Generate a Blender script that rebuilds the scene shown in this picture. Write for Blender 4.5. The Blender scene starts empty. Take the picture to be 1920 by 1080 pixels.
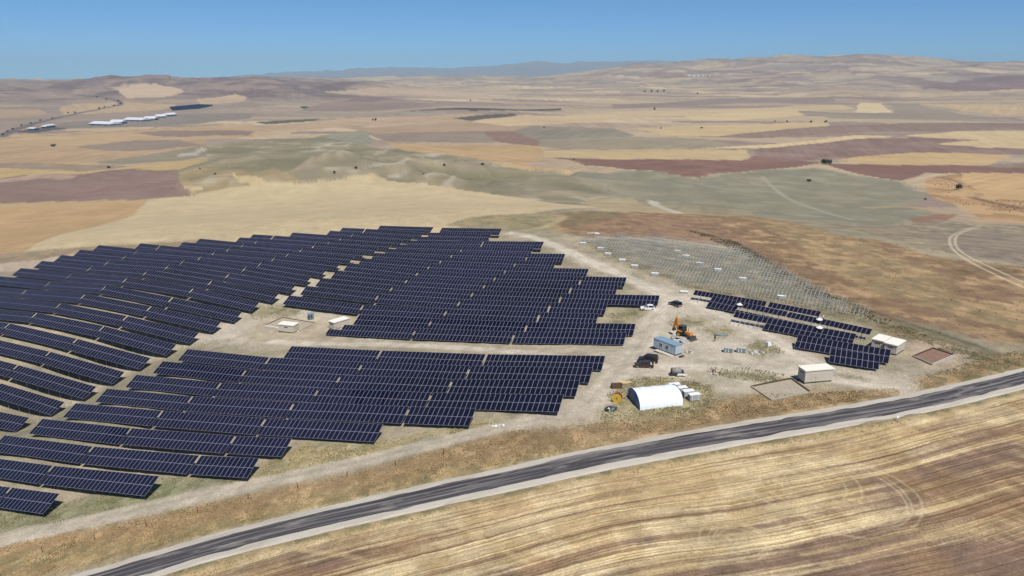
import bpy, math, random, time
import numpy as np
from mathutils import Matrix, Vector
T0 = time.time()
random.seed(7)
RNG = np.random.default_rng(11)
scene = bpy.context.scene
COL = scene.collection

# ------------------------------------------------------------------ camera
F_PX = 1346.0                       # focal length in pixels of a 1920-wide frame
HORIZON_PX = 146.0
CAM_Z = 100.0
PITCH = math.atan((540 - HORIZON_PX) / F_PX)
CP, SP = math.cos(PITCH), math.sin(PITCH)
cam_data = bpy.data.cameras.new('camera')
cam = bpy.data.objects.new('camera', cam_data)
COL.objects.link(cam)
cam.location = (0, 0, CAM_Z)
cam.rotation_euler = (math.pi / 2 - PITCH, 0, 0)
cam_data.sensor_width = 36.0
cam_data.lens = F_PX / 1920 * 36.0
cam_data.clip_start = 1.0
cam_data.clip_end = 90000.0
scene.camera = cam

# ------------------------------------------------------------------ sky and sun
SUN_EL = math.radians(58)
SUN_H = Vector((0.36, -0.93)).normalized()      # horizontal direction towards the sun
world = bpy.data.worlds.new('World')
scene.world = world
world.use_nodes = True
wn = world.node_tree
wn.nodes.clear()
w_out = wn.nodes.new('ShaderNodeOutputWorld')
w_bg = wn.nodes.new('ShaderNodeBackground')
w_sky = wn.nodes.new('ShaderNodeTexSky')
w_sky.sky_type = 'NISHITA'
w_sky.sun_disc = False
w_sky.sun_elevation = SUN_EL
w_sky.sun_rotation = math.atan2(SUN_H.x, SUN_H.y)
w_sky.altitude = 6000
w_sky.air_density = 1.0
w_sky.dust_density = 0.0
w_sky.ozone_density = 10.0
w_bg.inputs['Strength'].default_value = 0.084
w_tint = wn.nodes.new('ShaderNodeMix'); w_tint.data_type = 'RGBA'; w_tint.blend_type = 'MULTIPLY'
w_tint.inputs[0].default_value = 1.0; w_tint.inputs[7].default_value = (0.82, 1.22, 1.20, 1)
wn.links.new(w_sky.outputs[0], w_tint.inputs[6])
wn.links.new(w_tint.outputs[2], w_bg.inputs['Color'])
wn.links.new(w_bg.outputs[0], w_out.inputs['Surface'])
sun_data = bpy.data.lights.new('sun', 'SUN')
sun_data.energy = 4.8
sun_data.angle = math.radians(0.5)
sun_data.color = (1.0, 0.955, 0.89)
sun = bpy.data.objects.new('sun', sun_data)
COL.objects.link(sun)
to_sun = Vector((SUN_H.x * math.cos(SUN_EL), SUN_H.y * math.cos(SUN_EL), math.sin(SUN_EL)))
sun.rotation_euler = to_sun.to_track_quat('Z', 'Y').to_euler()
scene.view_settings.view_transform = 'Standard'
scene.view_settings.look = 'None'
scene.view_settings.exposure = 0.12
scene.view_settings.gamma = 1.0
scene.view_settings.use_curve_mapping = False

# ------------------------------------------------------------------ small tools
ALB = 0.80
def lin(c):
    c = np.asarray(c, float) / 255.0
    return np.where(c <= 0.04045, c / 12.92, ((c + 0.055) / 1.055) ** 2.4)
def A(r, g, b): return lin((r, g, b)) * ALB
def sst(a, b, x):
    t = np.clip((x - a) / (b - a), 0, 1)
    return t * t * (3 - 2 * t)
def _hash(ix, iy, s):
    h = (ix.astype(np.int64) * 374761393 + iy.astype(np.int64) * 668265263 + s * 1442695041) & 0xFFFFFFFF
    h = ((h ^ (h >> 13)) * 1274126177) & 0xFFFFFFFF
    h = (h ^ (h >> 16)) & 0xFFFFFFFF
    return h.astype(np.float64) / 4294967295.0
def vnoise(x, y, s=0):
    ix = np.floor(x); iy = np.floor(y)
    fx = x - ix; fy = y - iy
    fx = fx * fx * (3 - 2 * fx); fy = fy * fy * (3 - 2 * fy)
    a = _hash(ix, iy, s); b = _hash(ix + 1, iy, s); c = _hash(ix, iy + 1, s); d = _hash(ix + 1, iy + 1, s)
    return (a * (1 - fx) + b * fx) * (1 - fy) + (c * (1 - fx) + d * fx) * fy
def fbm(x, y, oct=4, s=0, gain=0.5):
    r = 0; a = 1; t = 0
    for o in range(oct):
        r = r + a * vnoise(x * 2 ** o + 17.3 * o, y * 2 ** o - 9.1 * o, s + o); t += a; a *= gain
    return r / t                      # 0..1

def setp(o, label=None, cat=None, group=None, kind=None):
    if label: o['label'] = label
    if cat: o['category'] = cat
    if group: o['group'] = group
    if kind: o['kind'] = kind
    return o
def empty(name, loc, rz=0.0):
    o = bpy.data.objects.new(name, None)
    COL.objects.link(o)
    o.location = loc; o.rotation_euler = (0, 0, rz)
    o.empty_display_size = 0.3
    return o
def link_mesh(name, me, parent=None, mat=None):
    o = bpy.data.objects.new(name, me)
    COL.objects.link(o)
    if parent is not None: o.parent = parent
    if mat is not None and not me.materials: me.materials.append(mat)
    return o
class MB:
    """collects shapes into one mesh"""
    def __init__(s): s.v = []; s.f = []; s.m = []; s.sm = []
    def face_list(s, vs, fs, mi=0, smooth=False):
        o = len(s.v); s.v += [tuple(map(float, p)) for p in vs]
        for f in fs: s.f.append(tuple(i + o for i in f)); s.m.append(mi); s.sm.append(smooth)
        return s
    def box(s, c, d, rz=0.0, mi=0, taper=1.0, mat=None):
        x, y, z = d[0] / 2, d[1] / 2, d[2] / 2
        P = [(-x, -y, -z), (x, -y, -z), (x, y, -z), (-x, y, -z), (-x * taper, -y * taper, z), (x * taper, -y * taper, z), (x * taper, y * taper, z), (-x * taper, y * taper, z)]
        cr, sr = math.cos(rz), math.sin(rz)
        V = []
        for p in P:
            q = Vector((p[0] * cr - p[1] * sr, p[0] * sr + p[1] * cr, p[2]))
            if mat is not None: q = mat @ q
            V.append((q.x + c[0], q.y + c[1], q.z + c[2]))
        return s.face_list(V, [(0, 3, 2, 1), (4, 5, 6, 7), (0, 1, 5, 4), (1, 2, 6, 5), (2, 3, 7, 6), (3, 0, 4, 7)], mi)
    def bar(s, a, b, w, h=None, mi=0):
        a = Vector(a); b = Vector(b); d = b - a; L = d.length
        h = h or w
        q = d.to_track_quat('X', 'Z').to_matrix()
        return s.box((a + b) / 2, (L, w, h), 0, mi, 1.0, q)
    def tube(s, a, b, r0, r1=None, n=8, mi=0, cap=True, smooth=True):
        a = Vector(a); b = Vector(b); r1 = r0 if r1 is None else r1
        q = (b - a).to_track_quat('Z', 'Y').to_matrix()
        V = []
        for (c, r) in ((a, r0), (b, r1)):
            for k in range(n):
                t = 2 * math.pi * k / n
                V.append(tuple(c + q @ Vector((r * math.cos(t), r * math.sin(t), 0))))
        fs = [(k, (k + 1) % n, n + (k + 1) % n, n + k) for k in range(n)]
        s.face_list(V, fs, mi, smooth)
        if cap:
            o = len(s.v) - 2 * n
            s.f.append(tuple(o + k for k in reversed(range(n)))); s.m.append(mi); s.sm.append(False)
            s.f.append(tuple(o + n + k for k in range(n))); s.m.append(mi); s.sm.append(False)
        return s
    def prism(s, prof, y0, y1, mi=0, axis='y', inset=0.0):
        """profile in x-z extruded along y"""
        n = len(prof)
        V = [(p[0], y0, p[1]) for p in prof] + [(p[0], y1, p[1]) for p in prof]
        fs = [(k, n + k, n + (k + 1) % n, (k + 1) % n) for k in range(n)]
        fs += [tuple(range(n)), tuple(reversed(range(n, 2 * n)))]
        return s.face_list(V, fs, mi)
    def mesh(s, name, mats):
        me = bpy.data.meshes.new(name)
        me.from_pydata(s.v, [], s.f)
        for m in mats: me.materials.append(m)
        me.polygons.foreach_set('material_index', s.m)
        me.polygons.foreach_set('use_smooth', s.sm)
        me.validate(); me.update()
        return me
    def obj(s, name, mats, parent=None):
        if not isinstance(mats, (list, tuple)): mats = [mats]
        return link_mesh(name, s.mesh(name, mats), parent)

# ------------------------------------------------------------------ materials
def new_mat(name):
    m = bpy.data.materials.new(name); m.use_nodes = True
    nt = m.node_tree; b = nt.nodes['Principled BSDF']
    return m, nt, b
def _mul(nt, a, b):
    n = nt.nodes.new('ShaderNodeMix'); n.data_type = 'RGBA'; n.blend_type = 'MULTIPLY'
    n.inputs[0].default_value = 1.0
    nt.links.new(a, n.inputs[6]); nt.links.new(b, n.inputs[7]); return n.outputs[2]
def _noise(nt, scale, detail=4, rough=0.6, vec=None):
    n = nt.nodes.new('ShaderNodeTexNoise'); n.inputs['Scale'].default_value = scale
    n.inputs['Detail'].default_value = detail; n.inputs['Roughness'].default_value = rough
    if vec is not None: nt.links.new(vec, n.inputs['Vector'])
    return n.outputs['Fac']
def _ramp(nt, fac, stops):
    r = nt.nodes.new('ShaderNodeValToRGB'); e = r.color_ramp.elements
    while len(e) < len(stops): e.new(0.5)
    for k, (p, c) in enumerate(stops):
        e[k].position = p; e[k].color = (*c, 1) if len(c) == 3 else c
    nt.links.new(fac, r.inputs[0]); return r.outputs[0]
def grey(v): return (v, v, v)
def simple(name, rgb, rough=0.6, metal=0.0, var=0.12, scale=3.0, spec=0.4):
    """painted or plain surface with mottled wear"""
    m, nt, b = new_mat(name)
    tc = nt.nodes.new('ShaderNodeTexCoord')
    nz = _noise(nt, scale, 5, 0.65, tc.outputs['Object'])
    rp = _ramp(nt, nz, [(0.25, tuple(np.array(rgb) * (1 - var))), (0.75, tuple(np.minimum(np.array(rgb) * (1 + var), 0.95)))])
    nt.links.new(rp, b.inputs['Base Color'])
    b.inputs['Roughness'].default_value = rough; b.inputs['Metallic'].default_value = metal
    b.inputs['Specular IOR Level'].default_value = spec
    return m
M = {}
M['steel'] = simple('galvanised_steel', (0.34, 0.35, 0.36), 0.6, 0.2, 0.15, 6)
M['frame'] = simple('silver_module_frame', (0.27, 0.26, 0.33), 0.45, 0.0, 0.08, 2)
M['rail'] = simple('galvanised_rail', (0.45, 0.46, 0.46), 0.6, 0.1, 0.15, 6)
M['white_paint'] = simple('white_paint', (0.78, 0.78, 0.77), 0.5, 0, 0.06, 2)
M['cream'] = simple('cream_render', tuple(A(208, 198, 182)), 0.8, 0, 0.07, 1.5)
M['cream_roof'] = simple('pale_roof', tuple(A(250, 244, 230)), 0.7, 0, 0.04, 2)
M['dark_grey'] = simple('dark_grey', (0.05, 0.05, 0.055), 0.7, 0, 0.2)
M['rubber'] = simple('rubber', (0.02, 0.02, 0.02), 0.85, 0, 0.2)
M['glass'] = simple('dark_window_glass', (0.015, 0.018, 0.022), 0.08, 0, 0.1, 2, 0.6)
M['concrete'] = simple('concrete', (0.42, 0.40, 0.37), 0.9, 0, 0.15, 2)
M['cabin_blue'] = simple('pale_blue_cladding', tuple(A(190, 203, 214)), 0.55, 0, 0.08, 2)
M['cabin_roof'] = simple('blue_grey_roof_sheet', tuple(A(138, 164, 182)), 0.5, 0, 0.1, 2)
M['blue'] = simple('blue_tarpaulin', (0.04, 0.11, 0.36), 0.5, 0, 0.15)
M['tent_white'] = simple('white_tent_fabric', (0.74, 0.79, 0.83), 0.6, 0, 0.04, 1.0)
M['wood'] = simple('pale_timber', tuple(A(222, 200, 150)), 0.8, 0, 0.2, 5)
M['brown_wood'] = simple('weathered_brown_timber', tuple(A(105, 80, 60)), 0.85, 0, 0.3, 5)
M['yellow'] = simple('yellow_paint', (0.62, 0.40, 0.05), 0.5, 0, 0.15, 3)
M['orange'] = simple('orange_paint', (0.62, 0.22, 0.03), 0.5, 0, 0.15, 3)
M['red'] = simple('rust_red_paint', (0.28, 0.07, 0.04), 0.6, 0, 0.2, 3)
M['brown_car'] = simple('dark_brown_car_paint', (0.060, 0.028, 0.018), 0.25, 0, 0.1, 2, 0.6)
M['black_car'] = simple('black_car_paint', (0.026, 0.016, 0.012), 0.25, 0, 0.1, 2, 0.6)
M['grey_car'] = simple('dark_grey_car_paint', (0.035, 0.038, 0.045), 0.25, 0.2, 0.1, 2, 0.6)
M['white_car'] = simple('white_car_paint', (0.80, 0.80, 0.80), 0.25, 0, 0.02, 2, 0.6)
M['chrome'] = simple('bright_metal', (0.6, 0.6, 0.6), 0.3, 0.9, 0.05)
M['lamp_glass'] = simple('lamp_glass', (0.6, 0.58, 0.52), 0.15, 0, 0.05)
M['lamp_red'] = simple('red_lamp_glass', (0.3, 0.02, 0.02), 0.2, 0, 0.05)
M['carton'] = simple('white_wrap', (0.75, 0.75, 0.74), 0.5, 0, 0.05)
M['carton_side'] = simple('grey_wrapped_carton', (0.36, 0.37, 0.36), 0.7, 0, 0.15)
M['grey_tarp'] = simple('grey_tarpaulin', (0.24, 0.23, 0.22), 0.7, 0, 0.2, 4)
M['teal'] = simple('grey_blue_plastic', tuple(A(128, 146, 152)), 0.5, 0, 0.15)
M['skin'] = simple('skin', (0.42, 0.25, 0.17), 0.6)
M['shirt_white'] = simple('white_shirt', (0.75, 0.75, 0.74), 0.9)
M['shirt_dark'] = simple('dark_jacket', (0.02, 0.022, 0.028), 0.9)
M['trousers'] = simple('dark_trousers', (0.025, 0.027, 0.035), 0.9)
M['trousers_blue'] = simple('blue_work_trousers', (0.04, 0.06, 0.12), 0.9)
M['bark'] = simple('bark', (0.07, 0.05, 0.035), 0.95, 0, 0.3, 6)
M['stone'] = simple('pale_rubble', tuple(A(205, 195, 178)), 0.95, 0, 0.2, 3)
M['soil'] = simple('brown_soil', tuple(A(146, 118, 102)), 1.0, 0, 0.2, 1.2, 0.05)
M['grey_soil'] = simple('grey_soil', tuple(A(180, 168, 148)), 1.0, 0, 0.2, 1.2, 0.05)
M['edge_shade'] = simple('brown_edging_shade', tuple(A(92, 70, 56)), 0.9, 0, 0.25, 3)  # dark edging colour, painted shade of the pits' inner walls
M['shed_white'] = simple('white_metal_roof', (0.58, 0.59, 0.62), 0.5, 0, 0.06, 0.2)
M['shed_wall'] = simple('grey_shed_wall', (0.22, 0.23, 0.25), 0.7, 0, 0.08, 0.3)

def glass_mat(name, c0, c1):
    m, nt, b = new_mat(name)
    oi = nt.nodes.new('ShaderNodeObjectInfo'); geo = nt.nodes.new('ShaderNodeNewGeometry')
    nz = _noise(nt, 0.018, 3, 0.5, geo.outputs['Position'])
    mx = nt.nodes.new('ShaderNodeMath'); mx.operation = 'MULTIPLY_ADD'; nt.links.new(oi.outputs['Random'], mx.inputs[0]); mx.inputs[1].default_value = 0.35
    sb = nt.nodes.new('ShaderNodeMath'); sb.operation = 'MULTIPLY_ADD'; nt.links.new(nz, sb.inputs[0]); sb.inputs[1].default_value = 1.6; sb.inputs[2].default_value = -0.5
    nt.links.new(sb.outputs[0], mx.inputs[2])
    rp = _ramp(nt, mx.outputs[0], [(0.05, c0), (0.95, c1)])
    nt.links.new(rp, b.inputs['Base Color'])
    b.inputs['Roughness'].default_value = 0.16
    b.inputs['Specular IOR Level'].default_value = 0.5
    return m
M['cells'] = glass_mat('module_cells', (0.005, 0.005, 0.011), (0.012, 0.011, 0.030))
M['cells_dark'] = glass_mat('module_cells_dark', (0.002, 0.002, 0.010), (0.004, 0.004, 0.016))
M['cells_black'] = glass_mat('module_cells_black', (0.007, 0.006, 0.014), (0.010, 0.009, 0.020))
TABLES=[
('M',0,0,26,-61.87,188.93,27.68,-34.78,177.99,30.66),
('M',0,1,26,-34.27,177.78,30.73,-6.49,166.56,34.12),
('M',0,2,26,-5.99,166.36,34.2,21.62,155.2,38.22),
('M',1,0,26,-93.29,193.27,25.14,-66.07,182.27,26.98),
('M',1,1,26,-65.56,182.07,27.04,-38.22,171.02,30.21),
('M',1,2,26,-37.72,170.82,30.28,-10.08,159.65,33.9),
('M',1,3,26,-9.58,159.45,33.98,18.03,148.29,38.12),
('M',2,0,26,-97.35,186.55,24.15,-70.14,175.56,26.27),
('M',2,1,26,-69.64,175.35,26.33,-42.37,164.34,29.57),
('M',2,2,26,-41.87,164.14,29.63,-13.82,152.8,33.43),
('M',2,3,26,-13.32,152.6,33.52,14.5,141.36,38.12),
('M',3,0,26,-101.65,179.93,22.88,-74.27,168.87,25.49),
('M',3,1,26,-73.77,168.67,25.56,-46.06,157.47,29.15),
('M',3,2,26,-45.56,157.27,29.22,-17.87,146.08,33.12),
('M',3,3,26,-17.37,145.88,33.2,10.57,134.59,37.9),
('M',4,0,26,-106.26,173.44,21.7,-78.91,162.38,24.65),
('M',4,1,26,-78.4,162.18,24.72,-50.05,150.72,28.59),
('M',4,2,26,-49.55,150.52,28.67,-21.87,139.34,33.0),
('M',4,3,13,-21.37,139.14,33.08,-7.33,133.47,35.4),
('M',5,0,26,-110.94,166.97,20.6,-83.33,155.81,23.96),
('M',5,1,26,-82.82,155.61,24.03,-54.51,144.17,27.84),
('M',5,2,26,-54.0,143.96,27.91,-26.25,132.75,32.23),
('M',6,0,26,-115.44,160.42,19.55,-87.56,149.16,22.84),
('M',6,1,26,-87.05,148.96,22.92,-58.86,137.57,27.03),
('M',6,2,13,-58.35,137.36,27.11,-44.81,131.89,29.43),
('M',7,0,26,-120.79,154.23,18.33,-93.02,143.01,21.51),
('M',7,1,26,-92.52,142.81,21.59,-63.94,131.26,25.93),
('M',7,2,13,-63.43,131.06,26.03,-49.44,125.4,28.62),
('M',8,0,26,-126.83,148.31,16.68,-98.28,136.78,20.36),
('M',8,1,26,-97.78,136.57,20.44,-69.35,125.09,24.87),
('M',9,0,22,-126.87,139.97,15.33,-103.33,130.46,19.01),
('M',9,1,13,-102.82,130.25,19.09,-89.46,124.86,21.06),
('U',0,0,26,-55.64,210.14,26.87,-28.2,199.06,29.49),
('U',0,1,26,-27.69,198.85,29.54,0.74,187.37,32.6),
('U',0,2,26,1.24,187.16,32.67,29.77,175.64,36.61),
('U',1,0,22,-48.24,215.51,28.13,-24.2,205.8,30.18),
('U',1,1,26,-23.69,205.59,30.23,4.42,194.24,33.06),
('U',1,2,26,4.93,194.03,33.12,33.28,182.58,36.54),
('U',2,0,26,-76.13,235.14,28.56,-48.72,224.07,28.77),
('U',2,1,26,-48.21,223.86,28.81,-20.25,212.56,31.04),
('U',2,2,26,-19.74,212.36,31.08,8.17,201.08,33.77),
('U',2,3,15,8.68,200.87,33.82,24.78,194.37,35.5),
('U',3,0,26,-72.01,241.84,29.99,-44.78,230.83,30.38),
('U',3,1,26,-44.27,230.63,30.41,-16.55,219.43,32.04),
('U',3,2,26,-16.04,219.22,32.08,11.66,208.03,34.55),
('U',3,3,15,12.17,207.82,34.6,28.09,201.39,36.14),
('U',4,0,26,-68.46,248.76,30.98,-40.98,237.66,31.39),
('U',4,1,26,-40.47,237.45,31.42,-12.62,226.2,33.06),
('U',4,2,26,-12.11,225.99,33.1,15.5,214.84,35.38),
('U',4,3,26,16.01,214.63,35.43,43.75,203.42,38.2),
('U',5,0,26,-64.63,255.57,31.94,-36.72,244.29,32.41),
('U',5,1,26,-36.21,244.09,32.44,-8.82,233.02,34.04),
('U',5,2,26,-8.31,232.81,34.08,19.19,221.7,36.35),
('U',5,3,13,19.7,221.5,36.4,33.24,216.03,37.63),
('U',6,0,26,-61.38,262.62,32.98,-33.83,251.48,33.03),
('U',6,1,26,-33.32,251.28,33.06,-5.54,240.06,34.55),
('U',6,2,26,-5.04,239.85,34.59,22.89,228.57,37.13),
('U',6,3,13,23.4,228.36,37.17,36.94,222.89,38.33),
('U',7,0,26,-57.71,269.49,33.14,-30.3,258.42,33.85),
('U',7,1,26,-29.79,258.21,33.88,-1.9,246.94,35.61),
('U',7,2,26,-1.39,246.74,35.65,26.06,235.65,37.81),
('U',8,0,26,-53.99,276.35,33.61,-26.35,265.18,34.63),
('U',8,1,26,-25.84,264.98,34.66,1.55,253.91,36.21),
('U',8,2,13,2.06,253.7,36.25,15.77,248.16,37.26),
('U',9,0,26,-50.27,283.2,33.74,-22.83,272.12,35.05),
('U',9,1,26,-22.33,271.91,35.09,5.97,260.48,37.22),
('U',9,2,12,6.47,260.28,37.26,19.47,255.03,38.33),
('U',10,0,26,-46.78,290.15,33.92,-19.55,279.15,35.56),
('U',10,1,26,-19.04,278.94,35.59,8.16,267.95,37.51),
('U',11,0,30,-43.32,297.11,34.07,-11.66,284.32,36.58),
('U',11,1,22,-11.15,284.12,36.62,12.52,274.55,38.54),
('U',12,0,26,-39.89,304.08,34.17,-12.22,292.91,36.02),
('U',13,0,26,-36.01,310.87,34.5,-8.86,299.91,36.12),
('U',14,0,26,-31.41,317.38,35.33,-4.4,306.46,37.15),
('L',0,0,21,-150.65,181.66,12.97,-127.43,172.28,13.92),
('L',1,0,26,-171.39,198.4,17.45,-145.2,187.82,16.97),
('L',1,1,22,-144.69,187.61,16.94,-121.39,178.2,15.58),
('L',2,0,26,-172.75,207.31,19.95,-145.39,196.25,19.02),
('L',2,1,26,-144.88,196.05,18.99,-115.8,184.3,17.4),
('L',3,0,26,-167.54,213.56,21.67,-139.27,202.14,20.91),
('L',3,1,26,-138.76,201.94,20.88,-111.04,190.74,19.08),
('L',4,0,26,-192.45,231.99,22.63,-162.88,220.04,23.71),
('L',4,1,26,-162.37,219.83,23.69,-134.54,208.59,22.62),
('L',4,2,26,-134.03,208.38,22.59,-106.49,197.25,20.81),
('L',5,0,26,-185.88,237.69,23.37,-157.66,226.29,25.28),
('L',5,1,26,-157.15,226.08,25.27,-129.41,214.88,24.6),
('L',5,2,26,-128.91,214.67,24.57,-101.47,203.59,22.59),
('L',6,0,26,-181.75,244.38,25.06,-153.51,232.97,26.51),
('L',6,1,26,-153.0,232.76,26.5,-125.24,221.55,25.75),
('L',6,2,26,-124.73,221.34,25.72,-97.33,210.27,23.94),
('L',7,0,29,-207.51,263.15,24.24,-176.7,250.7,26.11),
('L',7,1,26,-176.19,250.49,26.14,-148.56,239.33,27.89),
('L',7,2,26,-148.05,239.12,27.88,-120.45,227.97,26.97),
('L',7,3,26,-119.95,227.77,26.94,-92.72,216.77,25.38),
('L',8,0,26,-199.86,268.41,26.32,-171.6,257.0,27.46),
('L',8,1,26,-171.09,256.79,27.49,-144.59,246.08,29.16),
('L',8,2,26,-144.08,245.88,29.14,-116.12,234.58,28.01),
('L',8,3,26,-115.61,234.37,27.98,-88.42,223.39,26.42),
('L',9,0,26,-194.08,274.44,27.9,-167.35,263.64,28.75),
('L',9,1,26,-166.84,263.43,28.77,-140.47,252.78,30.07),
('L',9,2,26,-139.96,252.57,30.06,-111.36,241.02,29.64),
('L',9,3,26,-110.85,240.81,29.61,-84.8,230.29,27.73),
('L',10,0,26,-189.5,280.95,29.19,-163.19,270.32,29.95),
('L',10,1,26,-162.69,270.11,29.97,-136.01,259.33,31.15),
('L',10,2,26,-135.5,259.13,31.14,-107.57,247.84,30.44),
('L',10,3,26,-107.06,247.64,30.41,-80.06,236.73,28.98),
('L',11,0,24,-185.45,287.67,29.99,-160.08,277.42,30.52),
('L',11,1,26,-159.57,277.21,30.54,-130.69,265.54,31.82),
('L',11,2,26,-130.18,265.34,31.8,-103.87,254.71,31.16),
('L',11,3,26,-103.36,254.5,31.14,-76.01,243.45,30.21),
('L',12,0,23,-181.56,294.46,30.64,-156.52,284.34,31.25),
('L',12,1,26,-156.01,284.13,31.26,-127.62,272.66,32.35),
('L',12,2,26,-127.11,272.46,32.35,-99.91,261.46,32.03),
('L',12,3,26,-99.4,261.26,32.01,-72.56,250.41,30.92),
('L',13,0,19,-177.3,301.09,31.1,-156.02,292.49,31.33),
('L',13,1,30,-155.51,292.29,31.35,-123.49,279.35,32.45),
('L',13,2,26,-122.98,279.15,32.46,-95.86,268.19,32.72),
('L',13,3,26,-95.35,267.98,32.71,-68.67,257.2,31.92),
('L',14,0,9,-160.05,302.48,31.58,-149.77,298.33,31.65),
('L',14,1,26,-149.26,298.12,31.66,-121.5,286.91,32.11),
('L',14,2,26,-120.99,286.7,32.12,-93.22,275.48,32.69),
('L',14,3,26,-92.71,275.28,32.69,-64.94,264.06,32.72),
('L',15,0,22,-142.11,303.59,31.81,-117.85,293.79,32.35),
('L',15,1,26,-117.34,293.58,32.36,-89.57,282.37,32.97),
('L',15,2,26,-89.06,282.16,32.98,-61.3,270.94,33.42),
('L',16,0,21,-137.69,310.16,31.89,-114.66,300.86,32.14),
('L',16,1,26,-114.15,300.65,32.15,-86.39,289.44,32.84),
('L',16,2,26,-85.88,289.23,32.85,-58.12,278.01,33.54),
('L',17,0,9,-120.52,311.59,32.18,-111.0,307.74,32.47),
('L',17,1,26,-110.49,307.53,32.49,-82.73,296.32,33.22),
('L',17,2,26,-82.22,296.11,33.23,-54.46,284.89,33.79),
('L',18,0,10,-117.03,318.54,32.05,-106.4,314.24,32.43),
('L',18,1,26,-105.89,314.03,32.45,-78.13,302.82,33.15),
('L',18,2,26,-77.62,302.61,33.17,-49.85,291.39,33.87),
('L',19,0,23,-99.5,319.81,32.62,-74.71,309.8,33.19),
('L',19,1,26,-74.2,309.59,33.2,-46.44,298.37,33.9),
('L',20,0,11,-82.92,321.47,33.14,-71.09,316.69,33.39),
('L',20,1,26,-70.58,316.49,33.4,-42.82,305.27,33.91),
('L',21,0,11,-78.71,328.13,33.14,-67.25,323.5,33.64),
('L',21,1,26,-66.74,323.29,33.65,-38.98,312.08,34.25),
('L',22,0,26,-61.44,329.51,33.87,-35.42,319.0,35.25),
]
SITE_LEVELS=[(-62,189,24.9),(-35,178,27.9),(-6,167,31.4),(22,155,35.5),(-93,193,22.4),(-70,176,23.5),(-42,164,26.8),(-14,153,30.7),(14,141,35.4),(-102,180,20.1),(-79,162,21.9),(-50,151,25.8),(-22,139,30.2),(-7,133,32.7),(-111,167,17.9),(-88,149,20.1),(-59,138,24.3),(-45,132,26.7),(-121,154,15.6),(-98,137,17.6),(-69,125,22.1),(-127,140,12.6),(-89,125,18.3),(-56,210,24.1),(-28,199,26.7),(1,187,29.8),(30,176,33.9),(-48,216,25.4),(-76,235,25.8),(-20,213,28.3),(8,201,31.0),(25,194,32.7),(-45,231,27.6),(-68,249,28.2),(-13,226,30.3),(16,215,32.6),(44,203,35.4),(-37,244,29.7),(33,216,34.9),(-61,263,30.2),(-6,240,31.8),(23,229,34.4),(-30,258,31.1),(-54,276,30.9),(2,254,33.5),(16,248,34.5),(-23,272,32.3),(-47,290,31.2),(8,268,34.8),(-12,284,33.8),(-40,304,31.4),(-9,300,33.4),(-31,317,32.6),(-151,182,10.2),(-127,172,11.2),(-171,198,14.7),(-173,207,17.2),(-145,196,16.3),(-116,184,14.6),(-192,232,19.9),(-163,220,21.0),(-135,209,19.9),(-106,197,18.1),(-188,247,22.0),(-154,233,23.8),(-125,222,23.0),(-97,210,21.2),(-208,263,21.5),(-177,251,23.4),(-145,246,26.4),(-116,235,25.3),(-88,223,23.7),(-194,274,25.2),(-167,264,26.0),(-136,259,28.4),(-108,248,27.7),(-185,288,27.2),(-160,277,27.8),(-128,273,29.6),(-100,261,29.3),(-177,301,28.4),(-156,292,28.6),(-160,302,28.8),(-146,297,28.9),(-123,287,29.3),(-94,276,29.9),(-138,310,29.1),(-104,296,29.5),(-81,287,30.3),(-121,312,29.4),(-96,302,30.2),(-105,313,29.7),(-78,303,30.4),(-83,321,30.4),(-62,313,30.9),(-66,323,30.9)]
# ------------------------------------------------------------------ the lie of the land
EXTRA_LEVELS = [(-60,104,23),(0,110,33),(50,122,36.6),(100,140,36.8),(0,80,33),(50,78,36),(-40,85,26.5),(-90,100,17),(110,100,37),(-140,118,11),
 (85,154,36.3),(77,163,36.2),(70,186,35.8),(95,175,35.6),(60,150,36.2),(120,150,36.2),(150,170,35),(180,210,33),(250,300,25),(120,320,30),(60,330,31.5),(0,400,30),
 (-100,400,26),(-200,390,23),(-300,420,14),(-330,280,14),(150,500,14),(0,520,18),(-250,550,4),(-230,200,13),(-190,165,8),(90,230,34.5),(140,240,33),(80,270,33.5)]
LV = np.array(SITE_LEVELS + EXTRA_LEVELS, float)
def _tps(d2): return d2 * np.log(np.maximum(d2, 1e-9))
def _fit(P, lam):
    X = P[:, :2] / 100.0; n = len(P)
    K = _tps(((X[:, None] - X[None]) ** 2).sum(-1)) + lam * np.eye(n)
    Q = np.zeros((n + 3, n + 3)); Q[:n, :n] = K; Q[:n, n] = 1; Q[:n, n + 1:] = X; Q[n:, :n] = Q[:n, n:].T
    return X, np.linalg.solve(Q, np.concatenate([P[:, 2], [0, 0, 0]]))
TX, TW = _fit(LV, 0.02)
def near_h(x, y):
    x = np.asarray(x, float) / 100; y = np.asarray(y, float) / 100
    r = TW[-3] + TW[-2] * x + TW[-1] * y
    if x.size < 3000:
        d2 = (x[..., None] - TX[:, 0]) ** 2 + (y[..., None] - TX[:, 1]) ** 2
        return r + (_tps(d2) * TW[:-3]).sum(-1)
    for (a, b), w in zip(TX, TW[:-3]): r = r + w * _tps((x - a) ** 2 + (y - b) ** 2)
    return r
def ray(px, py):
    u = (px - 960) / F_PX; v = (py - 540) / F_PX
    d = np.array([u, CP - v * SP, -(SP + v * CP)]); return d / np.linalg.norm(d)
def _skyline(pts):
    xs = np.array([p[0] for p in pts], float); sl = []
    for p in pts:
        d = ray(*p); sl.append(d[2] / math.hypot(d[0], d[1]))
    return xs, np.array(sl)
RIDGE_A = _skyline([(-600,150),(-300,150),(-100,157),(0,159),(75,157),(130,154),(160,149),(215,145.5),(250,148),(275,147),(312,147.5),(337,152),(375,151),(425,149),(480,146),(530,149),(600,153),(680,157),(760,163),(860,175)])
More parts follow.
